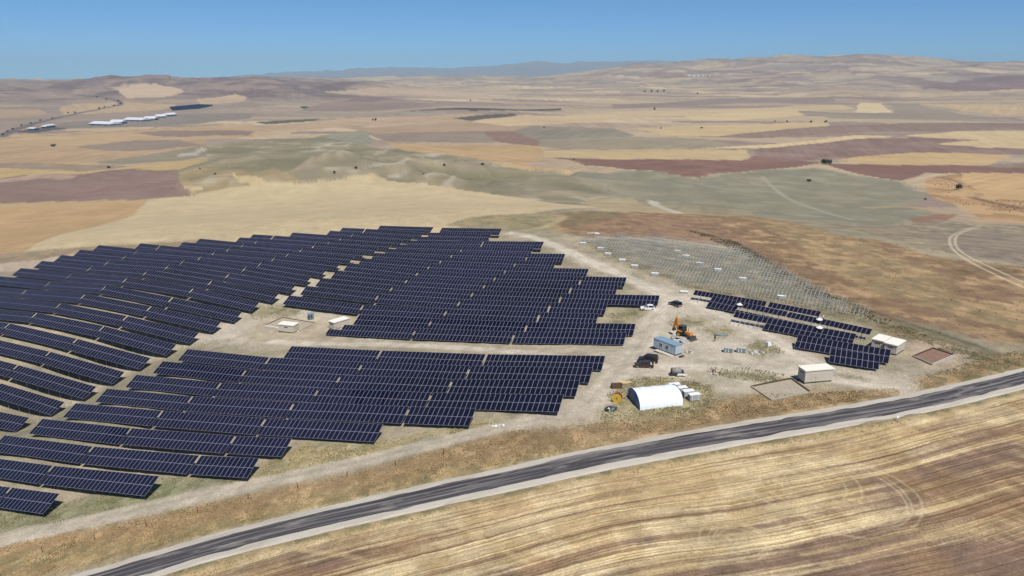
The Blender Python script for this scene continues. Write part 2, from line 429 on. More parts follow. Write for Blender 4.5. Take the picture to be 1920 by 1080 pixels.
RIDGE_A2 = _skyline([(300,152),(450,149),(560,149),(700,150),(850,148),(1000,147),(1100,146),(1250,150),(1400,152)])
RIDGE_B = _skyline([(-600,152),(200,151),(400,149),(440,144),(500,140),(555,137),(605,135),(655,131),(692,129),(730,127),(805,129),(880,127),(955,121),(1010,115),(1060,119),(1085,116),(1160,116),(1230,113),(1300,118),(1400,125),(1700,130),(2400,140)])
RIDGE_C = _skyline([(900,152),(1000,147),(1100,135),(1185,122),(1235,120),(1285,116),(1360,112),(1435,108),(1490,106),(1530,106),(1565,105),(1610,102.5),(1640,105),(1690,109),(1740,111),(1815,115),(1880,117.5),(1920,120),(2100,126),(2600,135)])
def height(x, y):
    x = np.asarray(x, float); y = np.asarray(y, float)
    R = np.hypot(x, y)
    w = sst(380, 820, R)
    s = np.minimum(1.0, 700.0 / np.maximum(R, 1))
    far = R > 820
    nh = np.full(R.shape, -6.0)
    nm = ~far
    if nm.any(): nh[nm] = near_h((x * s)[nm], (y * s)[nm])
    h = nh * (1 - w) + w * (-6.0)
    fm = R > 380
    if fm.any():
        X = x[fm]; Y = y[fm]; Rf = R[fm]; wf = w[fm]
        g = 12 * (fbm(X / 900, Y / 900, 3, 3) - 0.5) + 5 * (fbm(X / 260, Y / 260, 2, 5) - 0.5)
        g += 26 * np.exp(-((X + 215) / 150) ** 2 - ((Y - 790) / 95) ** 2)
        g += 9 * np.exp(-((X - 40) / 120) ** 2 - ((Y - 700) / 80) ** 2)
        g += 16 * np.exp(-((X - 20 + 190) / 230) ** 2 - ((Y - 2350) / 190) ** 2)
        rid = 1 - np.abs(2 * fbm(X / 75 + .6 * fbm(X / 40, Y / 40, 2, 12), Y / 110, 3, 15) - 1)
        g += 27.0 * (rid - .78) * np.exp(-((X + 120) / 330) ** 2 - ((Y - 800) / 115) ** 2)
        hf = h[fm] + g * wf
        px = 960 + F_PX * 1.0422 * X / np.maximum(Y, 1.0)
        px = np.where(Y < 50, np.sign(X) * 4000, px)
        rough = 1.3 * (.24 - np.abs(2 * fbm(X / 620, Y / 620, 5, 21) - 1)) * .5 + .5 * (fbm(X / 700, Y / 700, 4, 22) - .5)
        def add(hf, rg, R0, up0, dn1, pw=1.0, ra=0.0):
            zr = CAM_Z + Rf * np.interp(px, rg[0], rg[1])
            pr = np.where(Rf < R0, sst(up0, R0, Rf) ** pw, 1 - sst(R0 * 1.05, dn1, Rf))
            zr = np.maximum(zr, hf) + ra * rough * (pr < 0.98)
            return hf + (zr - hf) * pr
        hf = add(hf, RIDGE_A, 4800, 2900, 7000, 1.0, 95)
        hf = add(hf, RIDGE_A2, 7800, 5500, 11000, 1.0, 50)
        hf = add(hf, RIDGE_C, 9500, 2500, 14500, 1.25, 150)
        hf = add(hf, RIDGE_B, 26000, 15000, 34000, 1.0, 250)
        h[fm] = hf
    return h
_TS = np.concatenate([np.arange(40, 900, 4.0), 900 * 1.008 ** np.arange(0, 470)])
def G(px, py, up=0.0):
    """the ground point seen at this place of the photograph (1920 x 1080)"""
    d = ray(px, py)
    z = CAM_Z + _TS * d[2] - up - height(_TS * d[0], _TS * d[1])
    k = np.argmax(z < 0)
    if not (z < 0).any(): k = len(_TS) - 1
    lo, hi = _TS[max(k - 1, 0)], _TS[k]
    for _ in range(3):
        t = np.linspace(lo, hi, 24)
        zz = CAM_Z + t * d[2] - up - height(t * d[0], t * d[1])
        j = int(np.argmax(zz < 0)) if (zz < 0).any() else 23
        lo, hi = t[max(j - 1, 0)], t[j]
    return np.array([hi * d[0], hi * d[1], CAM_Z + hi * d[2]])
def ground_at(x, y): return float(height(np.array([x], float), np.array([y], float))[0])
def poly(pts): return np.array([G(-170 if p[0] == 0 else 2090 if p[0] == 1920 else p[0], p[1])[:2] for p in pts])
def inside(P, x, y):
    r = np.zeros(x.shape, bool)
    m = (x >= P[:, 0].min()) & (x <= P[:, 0].max()) & (y >= P[:, 1].min()) & (y <= P[:, 1].max())
    if not m.any(): return r
    X = x[m]; Y = y[m]; c = np.zeros(X.shape, bool); n = len(P)
    for i in range(n):
        x0, y0 = P[i]; x1, y1 = P[(i + 1) % n]
        if y0 == y1: continue
        k = ((y0 > Y) != (y1 > Y)) & (X < (x1 - x0) * (Y - y0) / (y1 - y0) + x0)
        c ^= k
    r[m] = c
    return r
def line_dist(P, x, y):
    """distance to a polyline, signed by side, and length along it"""
    best = np.full(x.shape, 1e9); sd = np.zeros(x.shape); al = np.zeros(x.shape); acc = 0.0
    for i in range(len(P) - 1):
        a, b = P[i], P[i + 1]; d = b - a; L = math.hypot(*d)
        t = ((x - a[0]) * d[0] + (y - a[1]) * d[1]) / (L * L)
        tc = np.clip(t, 0 if i else -9, 1 if i < len(P) - 2 else 9)
        ex = x - a[0] - tc * d[0]; ey = y - a[1] - tc * d[1]
        dd = np.hypot(ex, ey); k = dd < best
        cr = (d[0] * (y - a[1]) - d[1] * (x - a[0])) / L
        best = np.where(k, dd, best); sd = np.where(k, np.sign(cr) * dd, sd); al = np.where(k, acc + tc * L, al)
        acc += L
    return sd, al
def smooth_line(P, n=4):
    P = np.asarray(P, float)
    for _ in range(n):
        Q = [P[0]]
        for a, b in zip(P[:-1], P[1:]): Q += [a * .75 + b * .25, a * .25 + b * .75]
        Q.append(P[-1]); P = np.array(Q)
    return P
ROAD = smooth_line([G(*p)[:2] for p in [(60,1124),(210,1081),(312,1050),(427,1017),(560,984),(702,952),(843,921),(985,890),(1127,859),(1240,838),(1381,813),(1523,789),(1665,766),(1771,745),(1920,709),(2060,672),(2200,630)]], 2)
d0 = ROAD[0] - ROAD[3]; ROAD = np.vstack([ROAD[0] + d0 * 8, ROAD])
TRACK = smooth_line([G(*p)[:2] for p in [(-200,1060),(0,1013),(120,988),(300,945),(480,908),(600,882),(720,855),(830,827),(930,803),(1010,787),(1080,768),(1120,735),(1150,705),(1190,660),(1215,615)]], 2)

# ------------------------------------------------------------------ ground sheet
az_d = np.radians(np.concatenate([np.arange(-80, -38, 1.0), np.arange(-38, 38.01, 0.088), np.arange(39, 80.1, 1.0)]))
Rr = [26.0]
while Rr[-1] < 36500:
    r = Rr[-1]
    Rr.append(r + min(max(r * r / (70 * 718.0) * 1.05, 0.26), r * 0.0125))
    if r < 62: Rr[-1] = r + 1.5
Rr = np.array(Rr)
AZ, RR = np.meshgrid(az_d, Rr)
VX = (RR * np.sin(AZ)).ravel(); VY = (RR * np.cos(AZ)).ravel()
VR = np.hypot(VX, VY)
VZ = height(VX, VY)
NC, NR = len(az_d), len(Rr)
print('ground verts', VX.size, NC, NR, time.time() - T0)
nearm = VR < 330
rd = np.full(VX.shape, 999.0); ra_ = np.zeros(VX.shape)
a_, b_ = line_dist(ROAD, VX[nearm], VY[nearm]); rd[nearm] = a_; ra_[nearm] = b_
td = np.full(VX.shape, 999.0); a_, b_ = line_dist(TRACK, VX[nearm], VY[nearm]); td[nearm] = a_
# small relief close by
rel = 0.30 * (fbm(VX / 5, VY / 5, 3, 31) - 0.5) + 0.16 * (fbm(VX / 1.1, VY / 1.1, 2, 33) - 0.5)
rel *= (1 - sst(200, 420, VR)) * np.clip((np.abs(rd) - 3.6) / 3.0, 0, 1)
VZ = VZ + rel - 0.22 * (1 - sst(3.4, 4.6, np.abs(rd)))

# ---- colours of the land: base, then fields, tracks and bare earth
C = np.zeros((VX.size, 3))
n_big = fbm(VX / 60, VY / 60, 4, 41); n_mid = fbm(VX / 9, VY / 9, 4, 43); n_fin = fbm(VX / 1.6, VY / 1.6, 3, 45)
TIL = np.zeros((VX.size, 3)); STB = np.zeros(VX.size)      # plough lines: across, along, strength
def mixc(c0, c1, t): return c0[None] * (1 - t[:, None]) + c1[None] * t[:, None]
# far patchwork of dry fields
PAL = [A(186,165,136), A(178,157,130), A(192,170,138), A(166,148,130), A(158,139,126), A(174,153,130), A(162,149,130), A(156,136,124), A(200,178,144), A(182,161,133)]
th = math.radians(14)
fx = (VX * math.cos(th) - VY * math.sin(th)); fy = (VX * math.sin(th) + VY * math.cos(th))
wob = 60
fxx = (fx + wob * 2 * (fbm(VX / 420, VY / 420, 3, 51) - .5)) / 420; fyy = (fy + wob * 1.5 * (fbm(VX / 300, VY / 300, 3, 53) - .5)) / 130
far = VR > 420
X = fxx[far]; Y = fyy[far]
bi = np.full(X.shape, 9e9); bc = np.zeros(X.shape, int)
IX = np.floor(X); IY = np.floor(Y)
for i in (-1, 0, 1):
    for j in (-1, 0, 1):
        cx = IX + i; cy = IY + j
        jx = cx + 0.5 + 0.7 * (_hash(cx, cy, 5) - .5); jy = cy + 0.5 + 0.7 * (_hash(cx, cy, 6) - .5)
        d = np.abs(X - jx) + np.abs(Y - jy) * 1.15
        k = d < bi; bi = np.where(k, d, bi); bc = np.where(k, (_hash(cx, cy, 7) * 997).astype(int), bc)
C[far] = np.array(PAL)[bc % len(PAL)]
an_ = np.where(bc % 3 == 0, .35, np.where(bc % 3 == 1, 1.25, -.5)); sp_ = 5.0 + VR[far] * .004
TIL[far] = np.stack([(VX[far] * np.sin(an_) + VY[far] * np.cos(an_)) / sp_, (VX[far] * np.cos(an_) - VY[far] * np.sin(an_)) / sp_ / 30, np.full(an_.shape, .22)], 1)
# dry grass near the site
gr = mixc(A(158,148,124), A(180,167,140), sst(.35, .65, n_big))
gr = gr * (1 - 0.55 * sst(.52, .66, n_mid)[:, None]) + A(138,134,106)[None] * (0.55 * sst(.52, .66, n_mid)[:, None])
w_ = (1 - sst(420, 520, VR))[:, None]
C = C * (1 - w_) + gr * w_
# scrub on the hills
def px_of(x, y): return 960 + F_PX * 1.0422 * x / np.maximum(y, 1)
PXV = px_of(VX, VY)
n_hill = fbm(VX / 330, VY / 330, 4, 61)
hillA = (sst(3050, 3600, VR + 500 * (n_hill - .5)) * (1 - sst(620, 800, PXV)) * (1 - sst(6500, 8000, VR)))[:, None]
C = C * (1 - hillA) + mixc(A(122,106,103), A(158,138,124), sst(.40, .66, n_hill * .55 + .45 * fbm(VX / 70, VY / 70, 3, 65))) * hillA
hillC = (sst(.44, .62, n_hill * .6 + .4 * fbm(VX / 90, VY / 90, 3, 66)) * sst(2800, 5000, VR) * sst(1000, 1250, PXV) * .8)[:, None]
C = C * (1 - hillC) + A(140,116,108)[None] * hillC
mt = sst(13000, 17000, VR)[:, None]
C = C * (1 - mt) + A(140,122,110)[None] * mt
wx = VX + VR * 0.006 * 2 * (fbm(VX / (18 + VR * .03), VY / (18 + VR * .03), 3, 71) - .5) * 2
wy = VY + VR * 0.006 * 2 * (fbm(VX / (18 + VR * .03), VY / (18 + VR * .03), 3, 73) - .5) * 2
def paint(pts, rgb, var=0.10, warp=1.0, alpha=1.0, second=None, stripes=0.0, sdir=0.3, ssc=6.0, nscale=None):
    global C
    P = poly(pts)
    x = VX + (wx - VX) * warp; y = VY + (wy - VY) * warp
    if True:
        js = 2.6 * nscale ** .5 if nscale else 2.5
        f_ = 0
        nt_ = 4 if nscale else 2
        for k in range(nt_):
            j1 = _hash(np.floor(VX * 9 + k * 31), np.floor(VY * 9), 200 + k) - .5; j2 = _hash(np.floor(VX * 9), np.floor(VY * 9 + k * 17), 300 + k) - .5
            f_ = f_ + inside(P, x + j1 * js, y + j2 * js)
        f_ = f_ / nt_; m = f_ > 0
        if not m.any(): return
        alpha = (f_[m] * alpha)[:, None]
    X = VX[m]; Y = VY[m]; sc = nscale or max(3.0, float(np.median(VR[m])) * 0.05)
    n = fbm(X / sc, Y / sc, 4, 81)
    c = A(*rgb)[None] * (1 + var * 2 * (n - .5) * 2)[:, None]
    if second is not None:
        t = sst(.45, .6, fbm(X / sc / .7, Y / sc / .7, 4, 83))[:, None]
        c = c * (1 - t) + A(*second)[None] * t
    if not nscale or stripes:
        sd_ = sdir if stripes else (rgb[0] * 7 + len(pts) * 3) % 10 * .31; sp = ssc if stripes else 5.0 + float(np.median(VR[m])) * .004
        TIL[m] = np.stack([(X * math.sin(sd_) + Y * math.cos(sd_)) / sp, (X * math.cos(sd_) - Y * math.sin(sd_)) / sp / 30, np.full(X.shape, stripes * 3 if stripes else .20)], 1)
    else: TIL[m, 2] = 0
    C[m] = C[m] * (1 - alpha) + c * alpha
def strip(pts, width, rgb, alpha=1.0, soft=0.6, smooth=2, noise=0.0):
    """a track or line of given width in metres"""
    global C
    P = smooth_line([G(*p)[:2] for p in pts], smooth)
    lo = P.min(0) - 3 * width - 5; hi = P.max(0) + 3 * width + 5
    m = (VX > lo[0]) & (VX < hi[0]) & (VY > lo[1]) & (VY < hi[1])
    d, s = line_dist(P, VX[m], VY[m]); Lt = np.hypot(*(P[1:] - P[:-1]).T).sum()
    t = (1 - sst(width / 2 * (1 - soft), width / 2 * (1 + soft), np.abs(d))) * ((s > 0) & (s < Lt)) * alpha
    if noise: t = t * np.clip(1 - noise + 2 * noise * fbm(VX[m] / width, VY[m] / width, 3, 97), 0, 1)
    C[m] = C[m] * (1 - t[:, None]) + A(*rgb)[None] * t[:, None]
# ---- far fields
paint([(0,205),(140,196),(330,192),(470,186),(480,200),(310,214),(160,238),(0,262)], (158,140,124), .08)
paint([(110,202),(150,195),(235,190),(330,196),(300,206),(200,212),(120,216)], (186,160,126), .06)
paint([(0,208),(60,205),(75,214),(30,222),(0,222)], (178,152,124), .06)
paint([(215,168),(245,158),(300,158),(338,171),(315,180),(240,184)], (200,174,144), .06)
paint([(190,165),(225,157),(240,160),(215,170)], (186,160,136), .05)
paint([(370,186),(445,176),(470,182),(460,190),(380,196)], (196,170,136), .06)
paint([(20,248),(90,238),(160,236),(130,240),(60,250)], (96,92,96), .1)
paint([(90,232),(165,226),(280,222),(335,214),(350,222),(300,236),(170,240),(110,240)], (140,130,120), .1)
paint([(270,232),(335,215),(400,213),(470,212),(465,222),(360,232),(290,240)], (146,134,122), .07)
paint([(0,262),(180,246),(480,232),(480,256),(380,262),(180,272),(0,280)], (188,160,122), .07)
paint([(250,250),(330,244),(480,246),(470,254),(300,256)], (148,128,114), .06)
paint([(0,280),(180,270),(380,262),(400,275),(330,300),(190,306),(0,314)], (182,154,118), .07)
paint([(145,275),(250,263),(330,262),(385,272),(300,280),(200,283)], (150,134,118), .06)
paint([(180,304),(260,293),(320,283),(390,272),(400,290),(330,302),(220,309)], (148,138,116), .07)
paint([(0,308),(60,306),(180,307),(200,316),(140,318),(60,312)], (158,138,112), .08)
paint([(0,312),(150,321),(250,311),(337,302),(385,297),(375,311),(300,318),(175,327),(0,339)], (190,164,112), .06)
paint([(0,338),(150,326),(330,318),(345,345),(372,368),(280,374),(0,385)], (144,120,110), .06, stripes=.05, ssc=5)
paint([(0,338),(140,328),(135,334),(0,346)], (176,150,130), .05)
paint([(0,383),(280,373),(275,378),(0,397)], (184,160,118), .05)
paint([(0,394),(150,382),(278,376),(40,472),(0,488)], (190,158,113), .05, stripes=.05, ssc=3)
strip([(0,258),(20,246),(60,232),(120,218),(190,203),(228,197),(226,190),(190,182),(150,178)], 20, (112,104,104), .95)
strip([(0,260),(130,252),(300,241),(400,234),(480,229),(640,221),(760,213)], 9, (122,108,94), .6, noise=.3)
# the low green-grey hill
paint([(385,275),(480,260),(600,258),(700,278),(800,283),(900,300),(1000,318),(1130,345),(1180,375),(1125,390),(1000,376),(900,362),(800,345),(720,335),(640,337),(520,345),(400,360),(370,370),(345,345),(335,320),(390,300)], (158,146,118), .16, second=(144,136,110), nscale=60)
paint([(560,262),(680,243),(700,262),(690,272),(600,268)], (150,146,124), .06)
paint([(335,322),(400,308),(500,318),(560,338),(520,345),(400,360),(372,368),(348,345)], (168,150,112), .1)
paint([(440,322),(470,330),(505,345),(490,349),(455,340)], (200,178,130), .05)
paint([(345,350),(385,352),(390,356),(360,357)], (204,182,134), .05)
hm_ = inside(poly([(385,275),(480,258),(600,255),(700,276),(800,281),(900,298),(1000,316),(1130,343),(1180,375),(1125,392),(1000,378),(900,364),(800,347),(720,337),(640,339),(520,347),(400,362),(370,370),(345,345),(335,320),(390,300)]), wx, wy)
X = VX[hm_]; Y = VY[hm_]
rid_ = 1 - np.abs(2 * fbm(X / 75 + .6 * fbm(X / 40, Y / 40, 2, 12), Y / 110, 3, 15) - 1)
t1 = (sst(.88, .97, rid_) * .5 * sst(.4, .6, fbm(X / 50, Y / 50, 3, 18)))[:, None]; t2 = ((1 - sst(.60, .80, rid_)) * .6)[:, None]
C[hm_] = C[hm_] * (1 - t1) + A(196,186,164)[None] * t1; C[hm_] = C[hm_] * (1 - t2) + A(124,120,92)[None] * t2  # olive gullies and pale crests, so relief shading is painted into the colour
for s_ in ([(320,297),(350,287),(388,275),(394,277),(362,290)], [(440,302),(462,307),(455,309)], [(668,313),(700,304),(750,297),(780,292),(785,295),(750,304),(700,312)], [(792,290),(825,284),(832,287),(810,295)], [(742,322),(768,318),(768,324),(748,327)], [(600,273),(625,268),(620,275)], [(140,306),(190,306),(188,308),(150,308)]):
    paint(s_, (206,197,182), .10, 2.5, .55, nscale=14)
paint([(720,266),(800,272),(1012,272),(1020,300),(960,310),(1000,318),(920,302),(830,288),(760,284)], (188,158,114), .06)
paint([(915,303),(1000,312),(1100,318),(1060,326),(1000,320),(940,312)], (200,170,124), .06)
paint([(690,248),(1000,243),(1012,262),(900,268),(720,265),(700,255)], (152,136,120), .06)
paint([(900,240),(960,235),(1150,240),(1190,252),(1170,262),(1060,268),(1010,262),(960,250)], (146,138,120), .07)
paint([(905,248),(960,247),(1040,268),(1010,274),(930,266)], (148,118,106), .06)
paint([(480,238),(640,222),(900,214),(870,228),(700,232),(560,245),(480,256)], (186,160,128), .06)
paint([(640,240),(880,230),(1000,236),(960,245),(700,250)], (178,152,122), .06)
paint([(880,228),(980,215),(1150,222),(1060,233),(950,236)], (202,176,136), .05)
paint([(770,208),(900,203),(1055,203),(1050,207),(900,209)], (88,86,74), .1)
paint([(850,222),(962,212),(968,216),(880,227)], (104,96,82), .1)
paint([(552,200),(612,199),(618,205),(585,208)], (80,92,78), .1)
paint([(480,229),(590,222),(586,227),(500,233)], (108,104,86), .1)
paint([(560,208),(600,195),(690,178),(760,188),(830,200),(700,208)], (152,132,118), .08)
paint([(640,190),(690,177),(740,185),(700,192)], (142,118,112), .06)
paint([(600,172),(780,165),(1000,172),(900,182),(700,180)], (188,164,138), .06)
paint([(1018,282),(1400,280),(1416,296),(1380,299),(1150,299),(1020,294)], (196,172,126), .05)
paint([(1040,296),(1150,300),(1400,300),(1420,294),(1500,300),(1545,306),(1440,318),(1380,324),(1300,334),(1240,323),(1190,319),(1100,310)], (136,104,92), .07, second=(146,112,98))
paint([(1020,262),(1180,256),(1330,262),(1400,276),(1300,280),(1050,280),(1010,274)], (158,146,122), .08)
paint([(1195,240),(1400,233),(1560,228),(1565,237),(1440,246),(1350,256),(1250,254)], (200,175,130), .05)
paint([(1240,256),(1420,259),(1545,250),(1640,247),(1920,243),(1920,231),(1700,231),(1565,236),(1440,245),(1350,256)], (148,126,112), .06)
paint([(1060,216),(1320,205),(1580,196),(1600,204),(1400,212),(1200,220),(1060,224)], (200,176,136), .06)
paint([(1150,196),(1330,186),(1560,182),(1560,190),(1340,196),(1160,204)], (150,132,118), .06)
paint([(1280,218),(1420,208),(1500,206),(1520,216),(1380,226),(1290,226)], (206,182,136), .05)
paint([(1310,278),(1440,270),(1600,253),(1672,255),(1560,266),(1440,277)], (214,190,142), .05)
paint([(1415,281),(1480,272),(1620,260),(1720,257),(1830,262),(1757,270),(1920,284),(1920,291),(1700,287),(1560,298),(1500,302),(1430,296)], (150,126,114), .07, second=(142,116,106))
paint([(1700,254),(1800,246),(1920,248),(1920,281),(1850,277),(1755,270),(1828,262),(1740,257)], (206,182,136), .05)
paint([(1552,299),(1700,286),(1800,286),(1905,292),(1850,310),(1700,310),(1600,307)], (200,170,120), .05)
paint([(1545,307),(1700,310),(1920,316),(1920,329),(1800,325),(1730,325),(1690,340),(1640,331),(1560,315)], (138,106,94), .07)
paint([(1850,310),(1920,294),(1920,316),(1860,314)], (152,134,114), .07)
paint([(1600,211),(1614,193),(1658,193),(1675,211)], (214,192,146), .04, stripes=.08, ssc=12, sdir=1.4)
paint([(1530,213),(1600,212),(1680,212),(1680,196),(1720,194),(1745,205),(1860,219),(1800,225),(1560,222)], (156,142,122), .06)
paint([(1730,195),(1920,190),(1920,214),(1870,216),(1780,204)], (196,170,130), .06)
paint([(1720,165),(1800,150),(1920,140),(1920,165),(1800,172)], (140,116,110), .08)
strip([(1100,311),(1190,319),(1240,323),(1300,334),(1345,334)], 3.5, (206,184,142), .8, .5)
strip([(1020,281),(1200,280),(1400,279)], 4, (128,112,92), .7, .5, noise=.3)
strip([(1700,257),(1828,262),(1757,270)], 4, (190,170,140), .6)
strip([(345,346),(372,368),(400,360)], 3, (190,168,122), .7)
# grey-green slope right of the middle
paint([(1000,318),(1090,322),(1190,320),(1250,325),(1300,336),(1380,325),(1440,318),(1530,316),(1600,328),(1690,340),(1735,355),(1742,372),(1700,386),(1742,400),(1720,413),(1640,427),(1560,418),(1450,408),(1300,398),(1180,382),(1120,345)], (150,145,122), .10, second=(140,137,116), nscale=30)
paint([(1180,378),(1300,384),(1420,395),(1420,404),(1300,402),(1180,395)], (164,150,116), .08, 1.2, .6)
paint([(1100,372),(1190,372),(1290,402),(1200,400),(1120,392)], (182,164,124), .08, 1.5, .7)
paint([(1215,374),(1240,380),(1285,402),(1262,400)], (205,196,178), .05, 1, .7)
strip([(1430,330),(1448,352),(1480,374),(1530,392),(1600,412)], 5, (172,168,148), .6)
strip([(1625,390),(1690,386),(1765,396)], 8, (190,160,116), .7, noise=.4)
paint([(1705,410),(1750,400),(1790,402),(1780,420),(1740,424)], (150,112,92), .06, 1, .8)
paint([(1740,335),(1800,325),(1805,345),(1850,372),(1920,390),(1920,432),(1850,415),(1790,385),(1745,365)], (178,142,100), .12, second=(196,162,116))
paint([(1800,324),(1920,328),(1920,388),(1850,372),(1815,352),(1795,335)], (200,167,118), .05)
strip([(1815,368),(1860,380),(1920,392)], 9, (120,92,76), .8, noise=.3)
strip([(1755,330),(1800,342),(1803,345)], 6, (130,105,84), .7, noise=.3)
# hillside right and behind the racks
paint([(1000,402),(1060,400),(1160,396),(1300,402),(1420,406),(1500,420),(1560,440),(1650,450),(1750,480),(1920,520),(2100,560),(2100,700),(1920,655),(1850,640),(1750,612),(1640,592),(1560,552),(1480,508),(1390,466),(1300,455),(1200,445),(1100,448),(1030,432)], (166,138,101), .34, second=(142,116,90), nscale=7)
paint([(1380,405),(1500,420),(1640,470),(1760,500),(1800,560),(1920,600),(1920,650),(1760,590),(1600,520),(1480,450)], (176,150,108), .34, 2.2, .7, second=(148,132,96), nscale=6)
paint([(1060,402),(1300,405),(1400,450),(1480,505),(1560,550),(1520,530),(1390,466),(1300,455),(1200,445),(1110,446)], (142,114,94), .28, 1.6, .75, second=(162,130,100), nscale=5)
paint([(1480,418),(1560,416),(1650,426),(1760,412),(1830,420),(1920,430),(2000,440),(2000,560),(1920,525),(1750,470),(1640,440)], (160,148,120), .22, second=(144,130,114), nscale=8)
paint([(1700,440),(1790,430),(1880,440),(1920,470),(1920,520),(1820,480)], (148,134,118), .24, 1.8, .8, nscale=6)
paint([(1050,400),(1110,394),(1170,402),(1110,420),(1060,435)], (128,118,86), .15, 1.5, .7, nscale=7)
strip([(1290,432),(1380,455),(1420,480),(1470,515),(1520,545),(1580,565),(1640,590),(1720,615),(1800,640),(1870,668)], 5.0, (90,90,64), .6, .95, noise=.7)
strip([(1285,430),(1370,450),(1430,483),(1500,530),(1560,556),(1640,586),(1760,625),(1850,655)], 1.3, (96,78,62), .55, .95, noise=.6)
# rack field
paint([(1085,452),(1190,449),(1300,462),(1390,474),(1440,495),(1500,532),(1560,562),(1640,597),(1650,616),(1540,590),(1300,550),(1230,517),(1150,483)], (154,142,112), .2, 1.0, 1.0, second=(128,124,94), nscale=5)
# scrub strip behind the left block and the big pale field
paint([(38,474),(275,376),(400,358),(520,343),(640,335),(720,333),(800,343),(900,360),(1000,374),(1130,389),(1000,400),(930,404),(880,410),(860,430),(700,470),(300,490),(100,480)], (201,182,142), .02, .6, stripes=.012, ssc=3, sdir=-.2)
strip([(40,474),(150,427),(275,379)], 2.0, (170,146,106), .6)
paint([(0,485),(60,472),(130,466),(240,460),(390,448),(420,452),(300,480),(150,490),(60,505),(0,512)], (168,146,120), .12, 1.2, 1, second=(150,138,108), nscale=5)
paint([(0,505),(60,490),(150,476),(180,470),(120,490),(50,508),(0,520)], (196,178,158), .06, 1.0, .8)
paint([(880,408),(940,402),(1010,400),(1060,402),(1030,432),(960,428),(900,424),(840,426)], (150,142,108), .14, 1.2, 1, second=(170,152,112), nscale=6)
strip([(945,440),(985,432),(1030,425),(1060,405)], 4.0, (186,168,132), .7, .8)
# winding farm track on the right
for o_ in (-5, 5):
    strip([(1990 + o_, 558 - o_ * .6), (1920 + o_, 535 - o_ * .6), (1870 + o_, 512 - o_ * .5), (1820 + o_, 488 - o_ * .4), (1790 + o_, 468), (1784 + o_, 452), (1790 + o_, 440), (1815, 430 + o_ * .3), (1838, 424 + o_ * .3)], 1.15, (208,194,166), .8, .7)
strip([(1838,424),(1842,418),(1810,395),(1790,380)], 5, (190,165,125), .6, .7)
# ---- the site
DIRT = (197,186,166)
paint([(935,438),(985,440),(1030,455),(1075,470),(1120,490),(1180,510),(1250,531),(1300,548),(1335,562),(1385,592),(1440,620),(1490,645),(1560,684),(1650,700),(1720,700),(1760,688),(1800,700),(1722,725),(1745,748),(1690,752),(1655,733),(1560,722),(1490,712),(1420,692),(1330,683),(1310,690),(1290,712),(1200,708),(1140,728),(1125,772),(1080,792),(1000,803),(950,796),(1045,772),(1080,740),(1110,710),(1140,690),(1135,664),(960,652),(700,640),(600,640),(540,652),(500,655),(440,650),(380,640),(330,650),(230,700),(120,765),(60,800),(100,760),(200,700),(300,650),(370,620),(430,600),(480,580),(520,556),(600,520),(680,478),(600,530),(545,575),(640,592),(660,622),(780,642),(960,650),(1165,658),(1195,628),(1190,600),(1235,583),(1242,552),(1175,516),(1100,500),(1050,475),(1010,450)], DIRT, .05, .8, .95, nscale=7)
paint([(590,600),(680,600),(680,636),(600,645),(500,655),(440,640),(480,600)], (184,170,144), .06, 1.2, .9, nscale=5)
for s_ in ([(1250,602),(1300,598),(1335,608),(1305,620),(1262,614)], [(1305,622),(1360,616),(1392,630),(1350,637)], [(1400,648),(1440,638),(1472,660),(1430,672),(1395,668)], [(1316,692),(1380,685),(1470,702),(1492,714),(1440,718),(1370,710)], [(1150,586),(1185,584),(1215,588),(1165,600),(1140,592)], [(1110,600),(1150,598),(1185,604),(1150,608)], [(1330,575),(1375,590),(1410,612),(1380,606)], [(1545,700),(1600,704),(1640,715),(1590,722)], [(480,575),(540,580),(560,595),(500,598),(460,600)], [(1180,508),(1200,520),(1180,528),(1160,520)], [(1160,712),(1240,706),(1290,722),(1250,735),(1180,728)]):
    paint(s_, (158,148,112), .12, 1.6, .85, second=(122,122,86), nscale=2.5)
paint([(1330,700),(1420,712),(1500,722),(1470,742),(1360,735),(1300,728)], (198,188,166), .08, 1.4, .8, nscale=3)
for L_, w_k in (([(1255,562),(1190,526),(1130,500),(1080,478),(1030,455),(985,440),(950,436)], 5.0), ([(1172,652),(1205,636),(1218,604),(1246,572),(1290,556)], 4.0), ([(1240,690),(1330,688),(1420,694),(1500,704),(1600,716),(1700,738)], 4.0), ([(1290,560),(1350,588),(1420,622),(1480,652),(1545,690)], 4.0), ([(1140,690),(1000,660),(840,650),(700,645),(600,645),(500,640)], 3.5), ([(1120,760),(1150,710),(1200,665),(1225,620)], 4.0)):
    strip(L_, w_k, (218,208,190), .85, .8, noise=.15)
    strip(L_, .7, (172,158,134), .35, .8, noise=.5)
# verge between the track and the road, other weeds
paint([(-200,1085),(0,1032),(200,985),(480,925),(650,890),(830,840),(960,808),(1100,797),(1200,778),(1300,772),(1340,752),(1420,738),(1500,738),(1680,728),(1692,742),(1640,758),(1520,774),(1240,824),(985,872),(843,906),(702,932),(560,964),(350,1012),(90,1080),(-100,1130)], (172,146,108), .28, .9, 1.0, second=(154,132,98), nscale=2.5)
paint([(1140,735),(1180,712),(1240,706),(1330,720),(1345,752),(1300,772),(1200,782),(1125,788)], (172,160,122), .2, 1.6, .9, second=(146,138,98), nscale=2.5)
paint([(-200,1100),(0,1055),(200,1015),(480,955),(650,915),(900,870),(1240,815),(1500,772),(1690,742),(1640,758),(1240,824),(985,872),(702,932),(350,1012),(0,1100)], (176,158,110), .26, 1.8, .7, second=(142,134,92), nscale=2.5)
paint([(0,1040),(300,965),(520,920),(700,888),(900,840),(800,870),(560,925),(300,990),(0,1062)], (186,152,108), .22, 2.0, .45, nscale=2.5)
